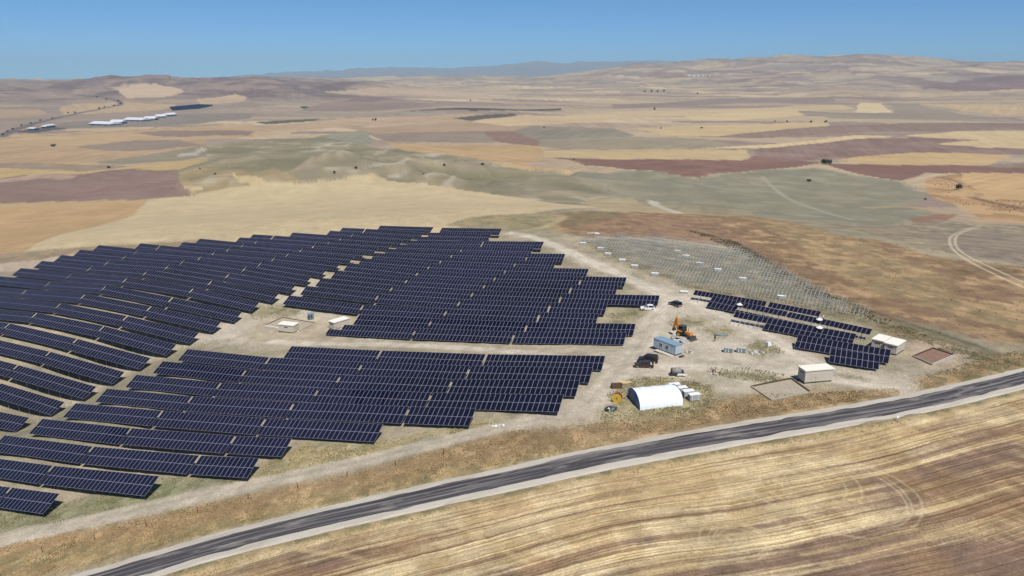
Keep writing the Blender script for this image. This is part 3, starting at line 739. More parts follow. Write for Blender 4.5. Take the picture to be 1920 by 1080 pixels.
paint([(-100,1000),(0,968),(120,942),(300,898),(430,885),(480,900),(300,935),(100,982),(0,1006),(-100,1030)], (142,142,106), .14, 1.4, .85, second=(116,120,82), nscale=3)
paint([(470,888),(560,838),(700,830),(850,800),(940,790),(830,822),(720,850),(560,888),(480,905)], (188,172,126), .1, 1.4, .85, second=(160,154,116), nscale=3)
paint([(1715,706),(1790,690),(1850,665),(1920,640),(2050,600),(2050,650),(1920,690),(1800,730),(1742,742)], (164,138,98), .26, 1.4, 1.0, second=(132,122,86), nscale=3)
paint([(1640,600),(1700,612),(1800,648),(1870,668),(1800,668),(1730,640),(1650,625)], (122,112,80), .16, 1.3, .85, second=(150,130,98), nscale=3.5)
paint([(1700,645),(1760,640),(1830,660),(1790,690),(1740,690)], (190,170,148), .08, 1.4, .8, nscale=4)
# wheel track by the verge
t_ = (1 - sst(1.3, 3.4, np.abs(td + 1.2 * (n_mid - .5)))) * 0.85
C = C * (1 - t_[:, None]) + (A(*DIRT) * 0.98)[None] * t_[:, None]
t_ = np.exp(-(td / 0.5) ** 2) * 0.28 * sst(.35, .6, n_mid)
C = C * (1 - t_[:, None]) + A(150,138,104)[None] * t_[:, None]
# ---- stubble beyond the road
near_side = (rd < -4.2) & (VR < 330)
X = VX[near_side]; Y = VY[near_side]; D = -rd[near_side]; S = ra_[near_side]
wv = 7 * (fbm(X / 45, Y / 45, 2, 101) - .5)
D2 = D + wv
n1 = vnoise(D2 / .62, S / 60, 103); n2 = vnoise(D2 / 1.5, S / 80, 105); n3 = fbm(X / 16, Y / 16, 4, 107); n4 = fbm(X / .8, Y / .8, 3, 109); n5 = vnoise(D2 / .33, S / 18, 111)
pxs = px_of(X, Y)
bias = 0.13 * sst(1450, 1900, pxs) * sst(6, 30, D) + 0.10 * sst(14, 30, D) - 0.14 * (1 - sst(4, 12, D)) - 0.10 * np.exp(-((pxs - 1400) / 260) ** 2) * sst(8, 14, D)
m_ = .92 * sst(.42, .70, .36 * n1 + .34 * n2 + .12 * n5 + .28 * n3 + .10 * n4 - .09 + bias)
ye = mixc(A(217,195,150), A(202,176,128), sst(.4, .6, fbm(X / 6, Y / 6, 3, 113)))
br = mixc(A(148,118,88), A(134,108,92), sst(.4, .6, fbm(X / 14, Y / 14, 3, 115)))
c_ = ye * (1 - m_[:, None]) + br * m_[:, None]
ring = np.zeros(X.shape)
for (cx, cy, radii) in ((1505, 905, [2.2, 3.4, 4.2, 5.2, 6.6, 7.4, 9.0]), (1580, 925, [9.0, 9.7, 11.2]), (1385, 1015, [3.0, 3.6, 4.4, 5.6])):
    q = G(cx, cy); rr = np.hypot(X - q[0], Y - q[1]); an = np.arctan2(Y - q[1], X - q[0])
    for k, r0 in enumerate(radii):
        wob_ = r0 + .5 * (vnoise(an * 1.4 + 9, an * 0 + k, 121) - .5)
        al = np.exp(-((rr - wob_) / .20) ** 2) * sst(.38, .6, vnoise(an * 1.1 + k * 3.7, an * 0 + k + cx, 123)) * .34
        al = al * 1.25; ring = np.maximum(ring, al)
        c_ = c_ * (1 - al[:, None]) + A(226,206,162)[None] * al[:, None]
q = G(1540, 920); al = np.exp(-(np.hypot(X - q[0], Y - q[1]) / 6) ** 2) * .4
c_ = c_ * (1 - al[:, None]) + A(214,188,134)[None] * al[:, None]
e_ = (1 - sst(4.6, 6.5, D))[:, None]
c_ = c_ * (1 - e_) + mixc(A(178,156,112), A(140,130,92), sst(.45, .6, fbm(X / 2, Y / 2, 3, 117))) * e_
C[near_side] = c_
TIL[near_side] = np.stack([D2 / .36, S / 34, np.full(D.shape, 0.0)], 1); STB[near_side] = sst(5.0, 8.0, D) * (1 - ring)
for L_ in ([(862,985),(900,1010),(940,1030),(1000,1060)], [(560,1030),(700,1050),(790,1090)], [(1540,1062),(1700,1020),(1800,988),(1920,960)], [(1500,1040),(1600,1022),(1720,990)]):
    strip(L_, .9, (216,190,138), .5, .9, noise=.4)
for s_ in ([(1690,1010),(1760,985),(1920,975),(1920,990),(1800,1010)], [(1560,835),(1700,810),(1800,820),(1700,835),(1600,845)], [(1885,815),(1920,808),(1920,816),(1895,820)]):
    paint(s_, (216,190,138), .08, .8, .6, nscale=2)
# fine mottling in the near ground
fine = 1 + (0.34 * (n_fin - .5) + 0.24 * (n_mid - .5) + 0.40 * (fbm(VX / 3.2, VY / 3.2, 3, 47) - .5)) * (1 - sst(250, 520, VR)) + 0.10 * (n_big - .5)
C = C * fine[:, None]
lum = (C @ np.array([.3, .6, .1]))[:, None]
C = np.clip((lum + (C - lum) * 0.88) * np.array([.965, .94, .91]), 0.005, 0.9)
print('painted', time.time() - T0)

me = bpy.data.meshes.new('ground')
me.vertices.add(VX.size)
me.vertices.foreach_set('co', np.stack([VX, VY, VZ], 1).astype(np.float32).ravel())
ii = (np.arange(NR - 1)[:, None] * NC + np.arange(NC - 1)[None]).ravel()
quads = np.stack([ii, ii + 1, ii + NC + 1, ii + NC], 1)[:, ::-1].astype(np.int32)
me.loops.add(quads.size); me.loops.foreach_set('vertex_index', quads.ravel())
me.polygons.add(len(quads))
me.polygons.foreach_set('loop_start', np.arange(0, quads.size, 4, dtype=np.int32))
me.polygons.foreach_set('use_smooth', np.ones(len(quads), bool))
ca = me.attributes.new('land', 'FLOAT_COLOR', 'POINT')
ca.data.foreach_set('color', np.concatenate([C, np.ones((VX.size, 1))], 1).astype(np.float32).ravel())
ta = me.attributes.new('tilth', 'FLOAT_VECTOR', 'POINT'); ta.data.foreach_set('vector', TIL.astype(np.float32).ravel())
sa = me.attributes.new('stubble', 'FLOAT', 'POINT'); sa.data.foreach_set('value', STB.astype(np.float32))
me.update(calc_edges=True)
if me.polygons[0].normal.z < 0: me.flip_normals()
m, nt, b = new_mat('dry_land')
at = nt.nodes.new('ShaderNodeAttribute'); at.attribute_name = 'land'
geo = nt.nodes.new('ShaderNodeNewGeometry')
f1 = _ramp(nt, _noise(nt, 2.6, 6, 0.7, geo.outputs['Position']), [(0.28, grey(0.66)), (0.72, grey(1.34))])
f2 = _ramp(nt, _noise(nt, 0.05, 9, 0.72, geo.outputs['Position']), [(0.3, grey(0.89)), (0.7, grey(1.11))])
tl = nt.nodes.new('ShaderNodeAttribute'); tl.attribute_name = 'tilth'
sbn = nt.nodes.new('ShaderNodeAttribute'); sbn.attribute_name = 'stubble'
sx = nt.nodes.new('ShaderNodeSeparateXYZ'); nt.links.new(tl.outputs['Vector'], sx.inputs[0])
cx = nt.nodes.new('ShaderNodeCombineXYZ'); nt.links.new(sx.outputs[0], cx.inputs[0]); nt.links.new(sx.outputs[1], cx.inputs[1])
pn = _noise(nt, 1.0, 3, 0.6, cx.outputs[0])
def math_(op, x, y):
    n = nt.nodes.new('ShaderNodeMath'); n.operation = op
    for k, v in ((0, x), (1, y)):
        if isinstance(v, (int, float)): n.inputs[k].default_value = v
        else: nt.links.new(v, n.inputs[k])
    return n.outputs[0]
pf = math_('ADD', 1.0, math_('MULTIPLY', math_('SUBTRACT', pn, 0.5), math_('MULTIPLY', sx.outputs[2], 3.0)))
col = _mul(nt, _mul(nt, at.outputs['Color'], f1), f2)
vm = nt.nodes.new('ShaderNodeVectorMath'); vm.operation = 'SCALE'; nt.links.new(col, vm.inputs[0]); nt.links.new(pf, vm.inputs['Scale'])
# straw rows left by the harvester
rows = _noise(nt, 1.0, 3, 0.65, cx.outputs[0])
rr_ = _ramp(nt, rows, [(0.36, (.58, .52, .46)), (0.48, grey(0.94)), (0.58, grey(1.10)), (0.66, (1.55, 1.52, 1.42))])
st = nt.nodes.new('ShaderNodeMix'); st.data_type = 'RGBA'; st.blend_type = 'MULTIPLY'
nt.links.new(sbn.outputs['Fac'], st.inputs[0]); nt.links.new(vm.outputs[0], st.inputs[6]); nt.links.new(rr_, st.inputs[7])
nt.links.new(st.outputs[2], b.inputs['Base Color'])
b.inputs['Roughness'].default_value = 1.0; b.inputs['Specular IOR Level'].default_value = 0.05
bp = nt.nodes.new('ShaderNodeBump'); bp.inputs['Strength'].default_value = 0.5; bp.inputs['Distance'].default_value = 0.25
nt.links.new(_noise(nt, 1.7, 6, 0.7, geo.outputs['Position']), bp.inputs['Height']); nt.links.new(bp.outputs[0], b.inputs['Normal'])
M['land'] = m
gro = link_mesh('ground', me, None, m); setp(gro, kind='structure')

# ------------------------------------------------------------------ road
def resample(P, step):
    L = np.concatenate([[0], np.cumsum(np.hypot(*(P[1:] - P[:-1]).T))])
    s = np.arange(0, L[-1], step); return np.stack([np.interp(s, L, P[:, 0]), np.interp(s, L, P[:, 1])], 1)
RP = resample(ROAD, 1.5)
def ribbon(name, offs, mats_of, uvname='lane', jitter=0.0, seed=0):
    tan = np.gradient(RP, axis=0); tan /= np.hypot(*tan.T)[:, None]
    nor = np.stack([-tan[:, 1], tan[:, 0]], 1)
    n = len(RP); k = len(offs); V = []
    hz = height(RP[:, 0], RP[:, 1])
    s = np.arange(n) * 1.5
    for j, (o, dz) in enumerate(offs):
        oo = o + (jitter * 2 * (fbm(s / 4 + 31 * j, s * 0 + seed, 3, 7) - .5) if (j in (0, k - 1)) else 0)
        q = RP + nor * np.asarray(oo)[..., None] if np.ndim(oo) else RP + nor * o
        V.append(np.column_stack([q, height(q[:, 0], q[:, 1]) * .35 + hz * .65 + dz]))
    V = np.stack(V, 1).reshape(-1, 3)
    ii = (np.arange(n - 1)[:, None] * k + np.arange(k - 1)[None]).ravel()
    F = np.stack([ii, ii + k, ii + k + 1, ii + 1], 1)
    me = bpy.data.meshes.new(name); me.from_pydata(V.tolist(), [], F.tolist())
    uv = me.uv_layers.new(name=uvname)
    U = np.stack([np.tile([o for o, _ in offs], n), np.repeat(s, k)], 1)
    li = np.zeros(len(me.loops), np.int32); me.loops.foreach_get('vertex_index', li)
    uv.data.foreach_set('uv', U[li].astype(np.float32).ravel())
    me.update()
    if me.polygons[0].normal.z < 0: me.flip_normals()
    return me
def road_mat(name, asphalt):
    m, nt, b = new_mat(name)
    uv = nt.nodes.new('ShaderNodeUVMap'); uv.uv_map = 'lane'
    mp = nt.nodes.new('ShaderNodeMapping'); mp.inputs['Scale'].default_value = (1.6, 0.035, 1); nt.links.new(uv.outputs[0], mp.inputs[0])
    mp2 = nt.nodes.new('ShaderNodeMapping'); mp2.inputs['Scale'].default_value = (0.5, 0.10, 1); nt.links.new(uv.outputs[0], mp2.inputs[0])
    streak = _noise(nt, 1.0, 5, 0.6, mp.outputs[0]); blot = _noise(nt, 1.0, 5, 0.65, mp2.outputs[0])
    grain = _noise(nt, 5.0, 5, 0.7, uv.outputs[0])
    if asphalt:
        c = _ramp(nt, streak, [(0.34, tuple(A(62,60,63))), (0.50, tuple(A(84,81,84))), (0.58, tuple(A(128,122,119))), (0.76, tuple(A(158,151,144)))])
        d = _ramp(nt, blot, [(0.54, grey(0)), (0.70, grey(.85))])
        mx = nt.nodes.new('ShaderNodeMix'); mx.data_type = 'RGBA'; nt.links.new(d, mx.inputs[0]); nt.links.new(c, mx.inputs[6]); mx.inputs[7].default_value = (*A(158,151,142), 1)
        c = mx.outputs[2]
    else:
        c = _ramp(nt, blot, [(0.3, tuple(A(184,174,158))), (0.6, tuple(A(206,198,184))), (0.8, tuple(A(176,160,136)))])
    g = _ramp(nt, grain, [(0.3, grey(0.80)), (0.7, grey(1.16))])
    nt.links.new(_mul(nt, c, g), b.inputs['Base Color'])
    b.inputs['Roughness'].default_value = 0.85; b.inputs['Specular IOR Level'].default_value = 0.2
    bp = nt.nodes.new('ShaderNodeBump'); bp.inputs['Strength'].default_value = 0.3; bp.inputs['Distance'].default_value = 0.05
    nt.links.new(grain, bp.inputs['Height']); nt.links.new(bp.outputs[0], b.inputs['Normal'])
    return m
sh = link_mesh('gravel_shoulder', ribbon('gravel_shoulder', [(-4.1, -.25), (-3.5, .02), (-2.4, .05), (0, .06), (2.4, .05), (3.7, .02), (4.4, -.25)], None, 'lane', 1.1, 3), None, road_mat('dusty_gravel', False))
setp(sh, kind='structure')
ro = link_mesh('road', ribbon('road', [(-2.25, .058), (-2.15, .085), (-1.1, .11), (0, .13), (1.1, .11), (2.15, .085), (2.25, .058)], None, 'lane', .55, 9), None, road_mat('worn_asphalt', True))
setp(ro, kind='structure')

# ------------------------------------------------------------------ air
hz = MB().box((0, 14000, 500), (76000, 48000, 1160)).obj('haze', [])
hm = bpy.data.materials.new('hazy_air'); hm.use_nodes = True
hm.node_tree.nodes.clear()
ho = hm.node_tree.nodes.new('ShaderNodeOutputMaterial'); hv = hm.node_tree.nodes.new('ShaderNodeVolumePrincipled')
hv.inputs['Color'].default_value = (0.56, 0.82, 1.0, 1); hv.inputs['Density'].default_value = 4.9e-5
hv.inputs['Anisotropy'].default_value = -0.12
hm.node_tree.links.new(hv.outputs[0], ho.inputs['Volume'])
hz.data.materials.append(hm)
setp(hz, kind='stuff')
# ------------------------------------------------------------------ solar tables
ORD = ['zeroth','first','second','third','fourth','fifth','sixth','seventh','eighth','ninth','tenth','eleventh','twelfth','thirteenth','fourteenth','fifteenth','sixteenth','seventeenth','eighteenth','nineteenth','twentieth','twenty-first','twenty-second','twenty-third','twenty-fourth']
MOD_P, MOD_L, TILT, TOP_H = 1.153, 2.29, math.radians(26.5), 2.75
def module_mesh(name, cells):
    b = MB(); w, l, t, r = 1.143 / 2, 2.275 / 2, 0.035, 0.034
    O = [(-w, -l), (w, -l), (w, l), (-w, l)]; I = [(-w + r, -l + r), (w - r, -l + r), (w - r, l - r), (-w + r, l - r)]
    V = [(x, y, -t) for x, y in O] + [(x, y, 0) for x, y in O] + [(x, y, 0) for x, y in I] + [(x, y, -0.004) for x, y in I]
    b.face_list(V, [(3, 2, 1, 0)], 0)
    for k in range(4):
        n = (k + 1) % 4
        b.face_list([V[k], V[n], V[4 + n], V[4 + k]], [(0, 1, 2, 3)], 0)
        b.face_list([V[4 + k], V[4 + n], V[8 + n], V[8 + k]], [(0, 1, 2, 3)], 0)
        b.face_list([V[8 + k], V[8 + n], V[12 + n], V[12 + k]], [(0, 1, 2, 3)], 0)
    b.face_list(V[12:], [(0, 1, 2, 3)], 1)
    return b.mesh(name, [M['frame'], cells]), b
MOD_ME, MOD_B = module_mesh('solar_module', M['cells'])
MOD_DK, _ = module_mesh('solar_module_dark', M['cells_dark'])
MOD_BK, _ = module_mesh('solar_module_black', M['cells_black'])
POST_ME = MB().box((0, 0, 0.5), (0.12, 0.12, 1.0)).mesh('post', [M['steel']])
RAIL_ME = MB().box((0, 0, 0), (1.0, 0.07, 0.10)).mesh('purlin', [M['steel']])
def frame_of(a, c, dt=0.0):
    X = (c - a).normalized()
    H = Vector((X.y, -X.x, 0)).normalized()            # horizontal, towards the low edge
    if H.y > 0: H = -H
    D = (H * math.cos(TILT + dt) - Vector((0, 0, 1)) * math.sin(TILT + dt))
    D = (D - X * D.dot(X)).normalized()
    Y = -D; Z = X.cross(Y).normalized()
    R = Matrix((X, Y, Z)).transposed().to_4x4()
    return X, D, Z, R
def solar_table(name, a, c, n, label, group, single, mats=None, skip=(), dark=(), black=False, posts=True, racks_only=False):
    """a, c: ends of the high edge; n columns of two modules"""
    a = Vector(a); c = Vector(c); L = (c - a).length
    X, D, Z, R = frame_of(a, c, random.uniform(-.014, .014))
    p = L / n; sc = p / MOD_P
    mid = (a + c) / 2 + D * MOD_L
    base = Vector((mid.x, mid.y, ground_at(mid.x, mid.y)))
    rz = math.atan2(X.y, X.x)
    t = empty(name, base, rz)
    setp(t, label, 'rack' if racks_only else 'solar table', group)
    Ei = (Matrix.Translation(base) @ Matrix.Rotation(rz, 4, 'Z')).inverted()
    S = Matrix.Diagonal((sc, 1, 1, 1))
    if not racks_only:
        if single:
            for k in range(n):
                for r in (0, 1):
                    if (k, r) in skip: continue
                    q = a + X * p * (k + .5) + D * MOD_L * (r + .5)
                    me_ = MOD_BK if black else (MOD_DK if (k, r) in dark else MOD_ME)
                    o = bpy.data.objects.new('solar_module', me_); COL.objects.link(o); o.parent = t
                    o.matrix_basis = Ei @ Matrix.Translation(q) @ R @ S
        else:
            bv = np.array(MOD_B.v); V = []; Fc = []; Mi = []
            for k in range(n):
                for r in (0, 1):
                    if (k, r) in skip: continue
                    T_ = np.array(Ei @ Matrix.Translation(a + X * p * (k + .5) + D * MOD_L * (r + .5)) @ R @ S)
                    o = len(V) * 1
                    V.append(bv @ T_[:3, :3].T + T_[:3, 3])
            nb = len(bv)
            for j in range(len(V)): Fc += [tuple(i + j * nb for i in f) for f in MOD_B.f]; Mi += MOD_B.m
            me_ = bpy.data.meshes.new('module_array'); me_.from_pydata(np.concatenate(V).tolist(), [], Fc)
            me_.materials.append(M['frame']); me_.materials.append(M['cells_dark'] if dark else M['cells']); me_.polygons.foreach_set('material_index', Mi); me_.update()
            o = link_mesh('module_array', me_, t); o['kind'] = 'stuff'
    if skip and single:                                # rails still waiting for their modules
        b = MB()
        for k in sorted({q_ for (q_, r_) in skip}):
            q = a + X * p * k + D * MOD_L
            b.bar(Ei @ (q - Z * .05), Ei @ (q + D * MOD_L * .97 - Z * .05), 0.05, 0.05)
        o = b.obj('cross_rails', M['rail'], t); o['kind'] = 'stuff'
    # purlins and posts
    for f in (0.55, 1.45):
        q = (a + c) / 2 + D * MOD_L * f - Z * 0.10
        o = bpy.data.objects.new('purlin', RAIL_ME); COL.objects.link(o); o.parent = t
        o.matrix_basis = Ei @ Matrix.Translation(q) @ R @ Matrix.Diagonal((L - .2, 1, 1, 1))
    if posts:
        m_ = max(2, int(round(L / 4.3)))
        pts = []
        for k in range(m_):
            for f in (0.5, 1.5):
                q = a + X * (L * (k + .5) / m_) + D * MOD_L * f - Z * 0.12
                g = ground_at(q.x, q.y) - 0.3
                if q.z - g > 0.05: pts.append((q, g))
        if single or racks_only:
            for q, g in pts:
                o = bpy.data.objects.new('post', POST_ME); COL.objects.link(o); o.parent = t
                o.matrix_basis = Ei @ Matrix.Translation((q.x, q.y, g)) @ Matrix.Diagonal((1, 1, q.z - g, 1))
        else:
            b = MB()
            for q, g in pts:
                w = Ei @ Vector((q.x, q.y, (q.z + g) / 2)); b.box(w, (0.12, 0.12, q.z - g))
            if pts: o = b.obj('support_frame', M['steel'], t); o['kind'] = 'stuff'
    return t
rows_n = {}
for T_ in TABLES: rows_n[(T_[0], T_[1])] = max(rows_n.get((T_[0], T_[1]), 0), T_[2] + 1)
GRP = {'M': 'solar tables of the front middle block', 'U': 'solar tables of the rear middle block', 'L': 'solar tables of the left block'}
def label_for(b, i, k, nk):
    j = nk - k
    pos = 'rightmost' if j == 1 else (ORD[j] + ' from right')
    if b == 'M': return 'solar table, %s in the %s row before the cross lane' % (pos, ORD[i + 1])
    if b == 'U': return 'solar table, %s in the %s row beyond the cross lane' % (pos, ORD[i + 1])
    return 'dark blue solar table, %s in the %s front row, left block' % (pos, ORD[i + 1])
for (b, i, k, n, x0, y0, z0, x1, y1, z1) in TABLES:
    single = (b == 'M') or (b == 'U' and i <= 3) or (b == 'L' and i <= 7)
    dark = set(); skip = set()
    if b == 'U' and i == 1:
        dark = {(q, r) for q in range(n) for r in (0, 1) if not (r == 1 and k == 1 and q < 9) and not (k == 2 and q > 4)}
    if b == 'M' and i == 2 and k == 0: dark = {(q, r) for q in range(n) for r in (0, 1)}
    if b == 'M' and i == 3 and k == 2: dark = {(q, 0) for q in range(8, 19)} | {(q, 1) for q in range(10, 12)} | {(16, 1)}
    if b == 'M' and i == 6 and k == 0: dark = {(q, r) for q in range(n - 5, n) for r in (0, 1)}
    if b == 'U' and i == 0 and k == 0: skip = {(q, 0) for q in range(4)}
    solar_table('solar_table', (x0, y0, z0), (x1, y1, z1), n, label_for(b, i, k, rows_n[(b, i)]), GRP[b], single, skip=skip, dark=dark)
# block still being built on the right: some rows carry only their upper modules so far
RB = [((1558,653),(1650,666),9,'nearest the beige kiosk, nine modules wide',()),
      ((1497,627),(1671,655.6),18,'second from the beige kiosk, eighteen modules wide',()),
      ((1380,584),(1606,626),24,'third from the beige kiosk, its left end half filled',[(q,1) for q in range(7)]),
      ((1337,555.5),(1478,584),18,'fourth from the beige kiosk, left half',[(q,1) for q in range(7,18)]),
      ((1480,584.5),(1636,617),19,'fourth from the beige kiosk, right half, only upper modules',[(q,1) for q in range(19)]),
      ((1303.7,543.7),(1438,565),18,'rear row of the unfinished block, left half',[(q,1) for q in range(18)]),
      ((1444,566),(1540,584),12,'rear row of the unfinished block, right half',[(q,1) for q in range(12)])]
RT = []
for (p0, p1, n, txt, skip) in RB:
    a = G(*p0, up=TOP_H); c = G(*p1, up=TOP_H)
    RT.append((a, c))
    solar_table('solar_table', a, c, n, 'black solar table, ' + txt, 'solar tables of the unfinished right block', True, skip=set(skip), black=True)
# ------------------------------------------------------------------ empty racks behind them
RACK_AREA = poly([(1088,449),(1190,446),(1300,459),(1390,471),(1450,500),(1510,534),(1570,562),(1642,596),(1646,612),(1560,588),(1440,563),(1300,541),(1226,512),(1150,480)])
ra, rc = Vector(RT[5][0]), Vector(RT[6][1])
rdir = Vector((rc.x - ra.x, rc.y - ra.y)).normalized(); rnor = Vector((-rdir.y, rdir.x))
if rnor.y < 0: rnor = -rnor
CROSS_ME = MB().box((0, 0, 0), (0.07, 4.3, 0.06)).mesh('cross_rail', [M['steel']])
def rack(a, c, label):
    n = max(2, int(round((c - a).length / MOD_P)))
    t = solar_table('empty_rack', a, c, n, label, 'empty racks awaiting modules', False, racks_only=True)
    X, D, Z, R = frame_of(a, c)
    Ei = (Matrix.Translation(t.location) @ Matrix.Rotation(t.rotation_euler.z, 4, 'Z')).inverted()
    b = MB(); L = (c - a).length
    for k in range(n + 1):
        q = a + X * (L * k / n) + D * MOD_L
        b.bar(Ei @ (q - D * 2.15), Ei @ (q + D * 2.15), 0.05, 0.05)
    for f in (0.02, 1.0, 1.98): b.bar(Ei @ (a + D * MOD_L * f), Ei @ (c + D * MOD_L * f), 0.055, 0.05)
    o = b.obj('cross_rails', M['rail'], t); o['kind'] = 'stuff'
rack_no = 0
for j in range(1, 22):
    o_ = Vector((ra.x, ra.y)) + rnor * (7.4 * j) - rdir * 90
    s = np.arange(0, 260, 0.5)
    xs = o_.x + rdir.x * s; ys = o_.y + rdir.y * s
    ins = inside(RACK_AREA, xs, ys)
    if ins.sum() < 14: continue
    s0, s1 = s[ins].min(), s[ins].max(); rack_no += 1
    segs = []; e = s1
    while e - s0 > 40: segs.append((e - 29.6, e)); e -= 30.4
    segs.append((s0, e)); segs.reverse()
    for q, (u, v) in enumerate(segs):
        P = []
        for w in (u, v):
            x = o_.x + rdir.x * w; y = o_.y + rdir.y * w; P.append(Vector((x, y, ground_at(x, y) + TOP_H)))
        pos = 'leftmost' if q == 0 else ORD[q + 1] + ' from left'
        rack(P[0], P[1], 'empty galvanised rack, %s in the %s row behind the unfinished panels' % (pos, ORD[min(rack_no, 24)]))
print('tables', time.time() - T0)
# ------------------------------------------------------------------ buildings and site things
def frame3(F, Lp, Rp):
    """near corner, left corner and right corner on the ground -> origin, yaw (x runs near->right), lengths"""
    f = G(*F); l = G(*Lp); r = G(*Rp)
    v = r[:2] - f[:2]; u = l[:2] - f[:2]
    yaw = math.atan2(v[1], v[0]); n = np.array([-math.sin(yaw), math.cos(yaw)])
    return f, yaw, float(np.hypot(*v)), abs(float(u @ n))
def kiosk(F, Lp, Rp, h, label, wall='cream', roof='cream_roof', name='transformer_kiosk', cat='kiosk', lx=None, ly=None, doors=True, group=None):
    f, yaw, a, b_ = frame3(F, Lp, Rp)
    a = lx or a; b_ = ly or b_
    cz = min(f[2], ground_at(f[0], f[1]))
    t = empty(name, (f[0], f[1], cz), yaw); setp(t, label, cat, group)
    MB().box((a / 2, b_ / 2, 0.10), (a - .16, b_ - .16, 0.5)).obj('plinth', M['dark_grey'], t)
    MB().box((a / 2, b_ / 2, 0.35 + (h - .35) / 2), (a, b_, h - .35)).obj('wall', M[wall], t)
    MB().box((a / 2, b_ / 2, h + .09), (a + .34, b_ + .34, .20)).obj('roof', M[roof], t)
    if doors:
        for k in range(2):
            d = MB().box((a * .30 + k * .95, -.018, 1.35), (.9, .05, 1.9)).obj('door', M[wall], t)
            MB().box((a * .30 + k * .95 + (.32 if k == 0 else -.32), -.06, 1.3), (.05, .05, .2)).obj('handle', M['dark_grey'], d)
        for k in range(3): MB().box((-.015, b_ * .5, h - .55 - k * .13), (.05, min(1.2, b_ * .6), .05)).obj('louvre', M['dark_grey'], t)
    return t
kiosk((1508,720), (1494,707), (1569,714.5), 2.95, 'large beige kiosk beside the empty trench near the road', lx=6.7, ly=2.7)
kiosk((1679.5,667), (1659,659.5), (1694.5,658), 2.45, 'pale kiosk with flat roof, right one of the pair behind the black panels')
kiosk((1654,658), (1633,653), (1667,650), 2.35, 'pale kiosk with flat roof, left one of the pair behind the black panels')
kiosk((551.5,625.5), (526,621.5), (560.5,619.5), 2.5, 'small pale kiosk standing in the trench frame on the dirt lane', wall='cream')
kiosk((627,620), (619,616), (655,608), 2.5, 'pale kiosk half hidden behind the solar table at the dirt lane')
# blue cabin
f, yaw, a, b_ = frame3((1265.6,667.5), (1220.6,656), (1279.4,663))
t = empty('site_cabin', tuple(f), yaw); setp(t, 'pale blue site cabin with two white-framed windows', 'cabin')
b_ = 6.9; a = 2.5; h = 2.5
MB().box((a / 2, b_ / 2, .12), (a - .1, b_ - .1, .45)).obj('plinth', M['dark_grey'], t)
wl = MB().box((a / 2, b_ / 2, .30 + (h - .30) / 2), (a, b_, h - .30)).obj('wall', M['cabin_blue'], t)
for k in range(8): MB().box((-.012, .1 + k * (b_ - .2) / 7, .3 + (h - .4) / 2), (.03, .05, h - .42)).obj('panel_joint', M['dark_grey'] if k in (0, 7) else M['cabin_roof'], wl)
MB().box((a / 2, b_ / 2, h + .06), (a + .16, b_ + .16, .13)).obj('roof', M['cabin_roof'], t)
for y0 in (2.55, 4.55):
    w = MB().box((-.02, y0, 1.45), (.06, 1.05, 1.25)).obj('window', M['white_paint'], t)
    for s in (-.24, .24): MB().box((-.055, y0 + s, 1.45), (.03, .36, 1.0)).obj('pane', M['glass'], w)
d = MB().box((-.02, 3.55, 1.25), (.06, .8, 1.9)).obj('door', M['cabin_blue'], t)
MB().box((-.06, 3.3, 1.25), (.05, .06, .16)).obj('handle', M['dark_grey'], d)
MB().box((-.7, b_ / 2 - .6, .05), (1.2, b_ * .8, .14)).obj('threshold_slab', M['stone'], t)
# tunnel tent
n0 = G(1200,770); l0 = G(1172,751); r0 = G(1281,759.5)
ax = r0[:2] - n0[:2]; yaw = math.atan2(ax[1], ax[0]); Lt = float(np.hypot(*ax)); wd = 7.0; ht = 2.95
t = empty('tunnel_tent', tuple(n0), yaw); setp(t, 'white tunnel tent with a blue arched front', 'tent')
def arch(x, s=1.0, n=18): return [(x, wd / 2 - wd / 2 * s * math.cos(math.pi * k / n) , ht * s * math.sin(math.pi * k / n) ** .8) for k in range(n + 1)]
b = MB(); st = [arch(Lt * q / 8) for q in range(9)]; V = [p for r_ in st for p in r_]; n = len(st[0])
V = [(p[0], p[1], p[2] * (1 - .03 * math.sin(p[0] * 2.2))) for p in V]
b.face_list(V, [(q * n + k, (q + 1) * n + k, (q + 1) * n + k + 1, q * n + k + 1) for q in range(8) for k in range(n - 1)], 0, True)
b.obj('canopy', M['tent_white'], t)
for q_ in range(1, 7):
    b = MB(); P_ = arch(Lt * q_ / 7, 1.006)
    for p_, r_ in zip(P_[:-1], P_[1:]): b.bar(p_, r_, .07, .05)
    b.obj('rib', M['white_paint'], t)
for x, nm in ((-.05, 'front_arch'), (Lt + .05, 'rear_arch')):
    b = MB(); A1 = arch(x, 1.02); A2 = arch(x, .78)
    off = wd / 2 * 0
    b.face_list(A1 + A2, [(k, k + 1, n + k + 1, n + k) for k in range(n - 1)]); b.obj(nm, M['blue'], t)
b = MB(); A2 = arch(.02, .84); b.face_list(A2 + [(.02, wd / 2, 0)], [(k, k + 1, n) for k in range(n - 1)]); fp = b.obj('front_panel', M['grey_tarp'], t)
MB().box((-.04, wd * .42, 1.05), (.05, 1.3, 2.1)).obj('entrance_flap', M['blue'], fp)
b = MB(); A2 = arch(Lt - .02, .84); b.face_list(A2 + [(Lt - .02, wd / 2, 0)], [(k + 1, k, n) for k in range(n - 1)]); b.obj('rear_panel', M['blue'], t)
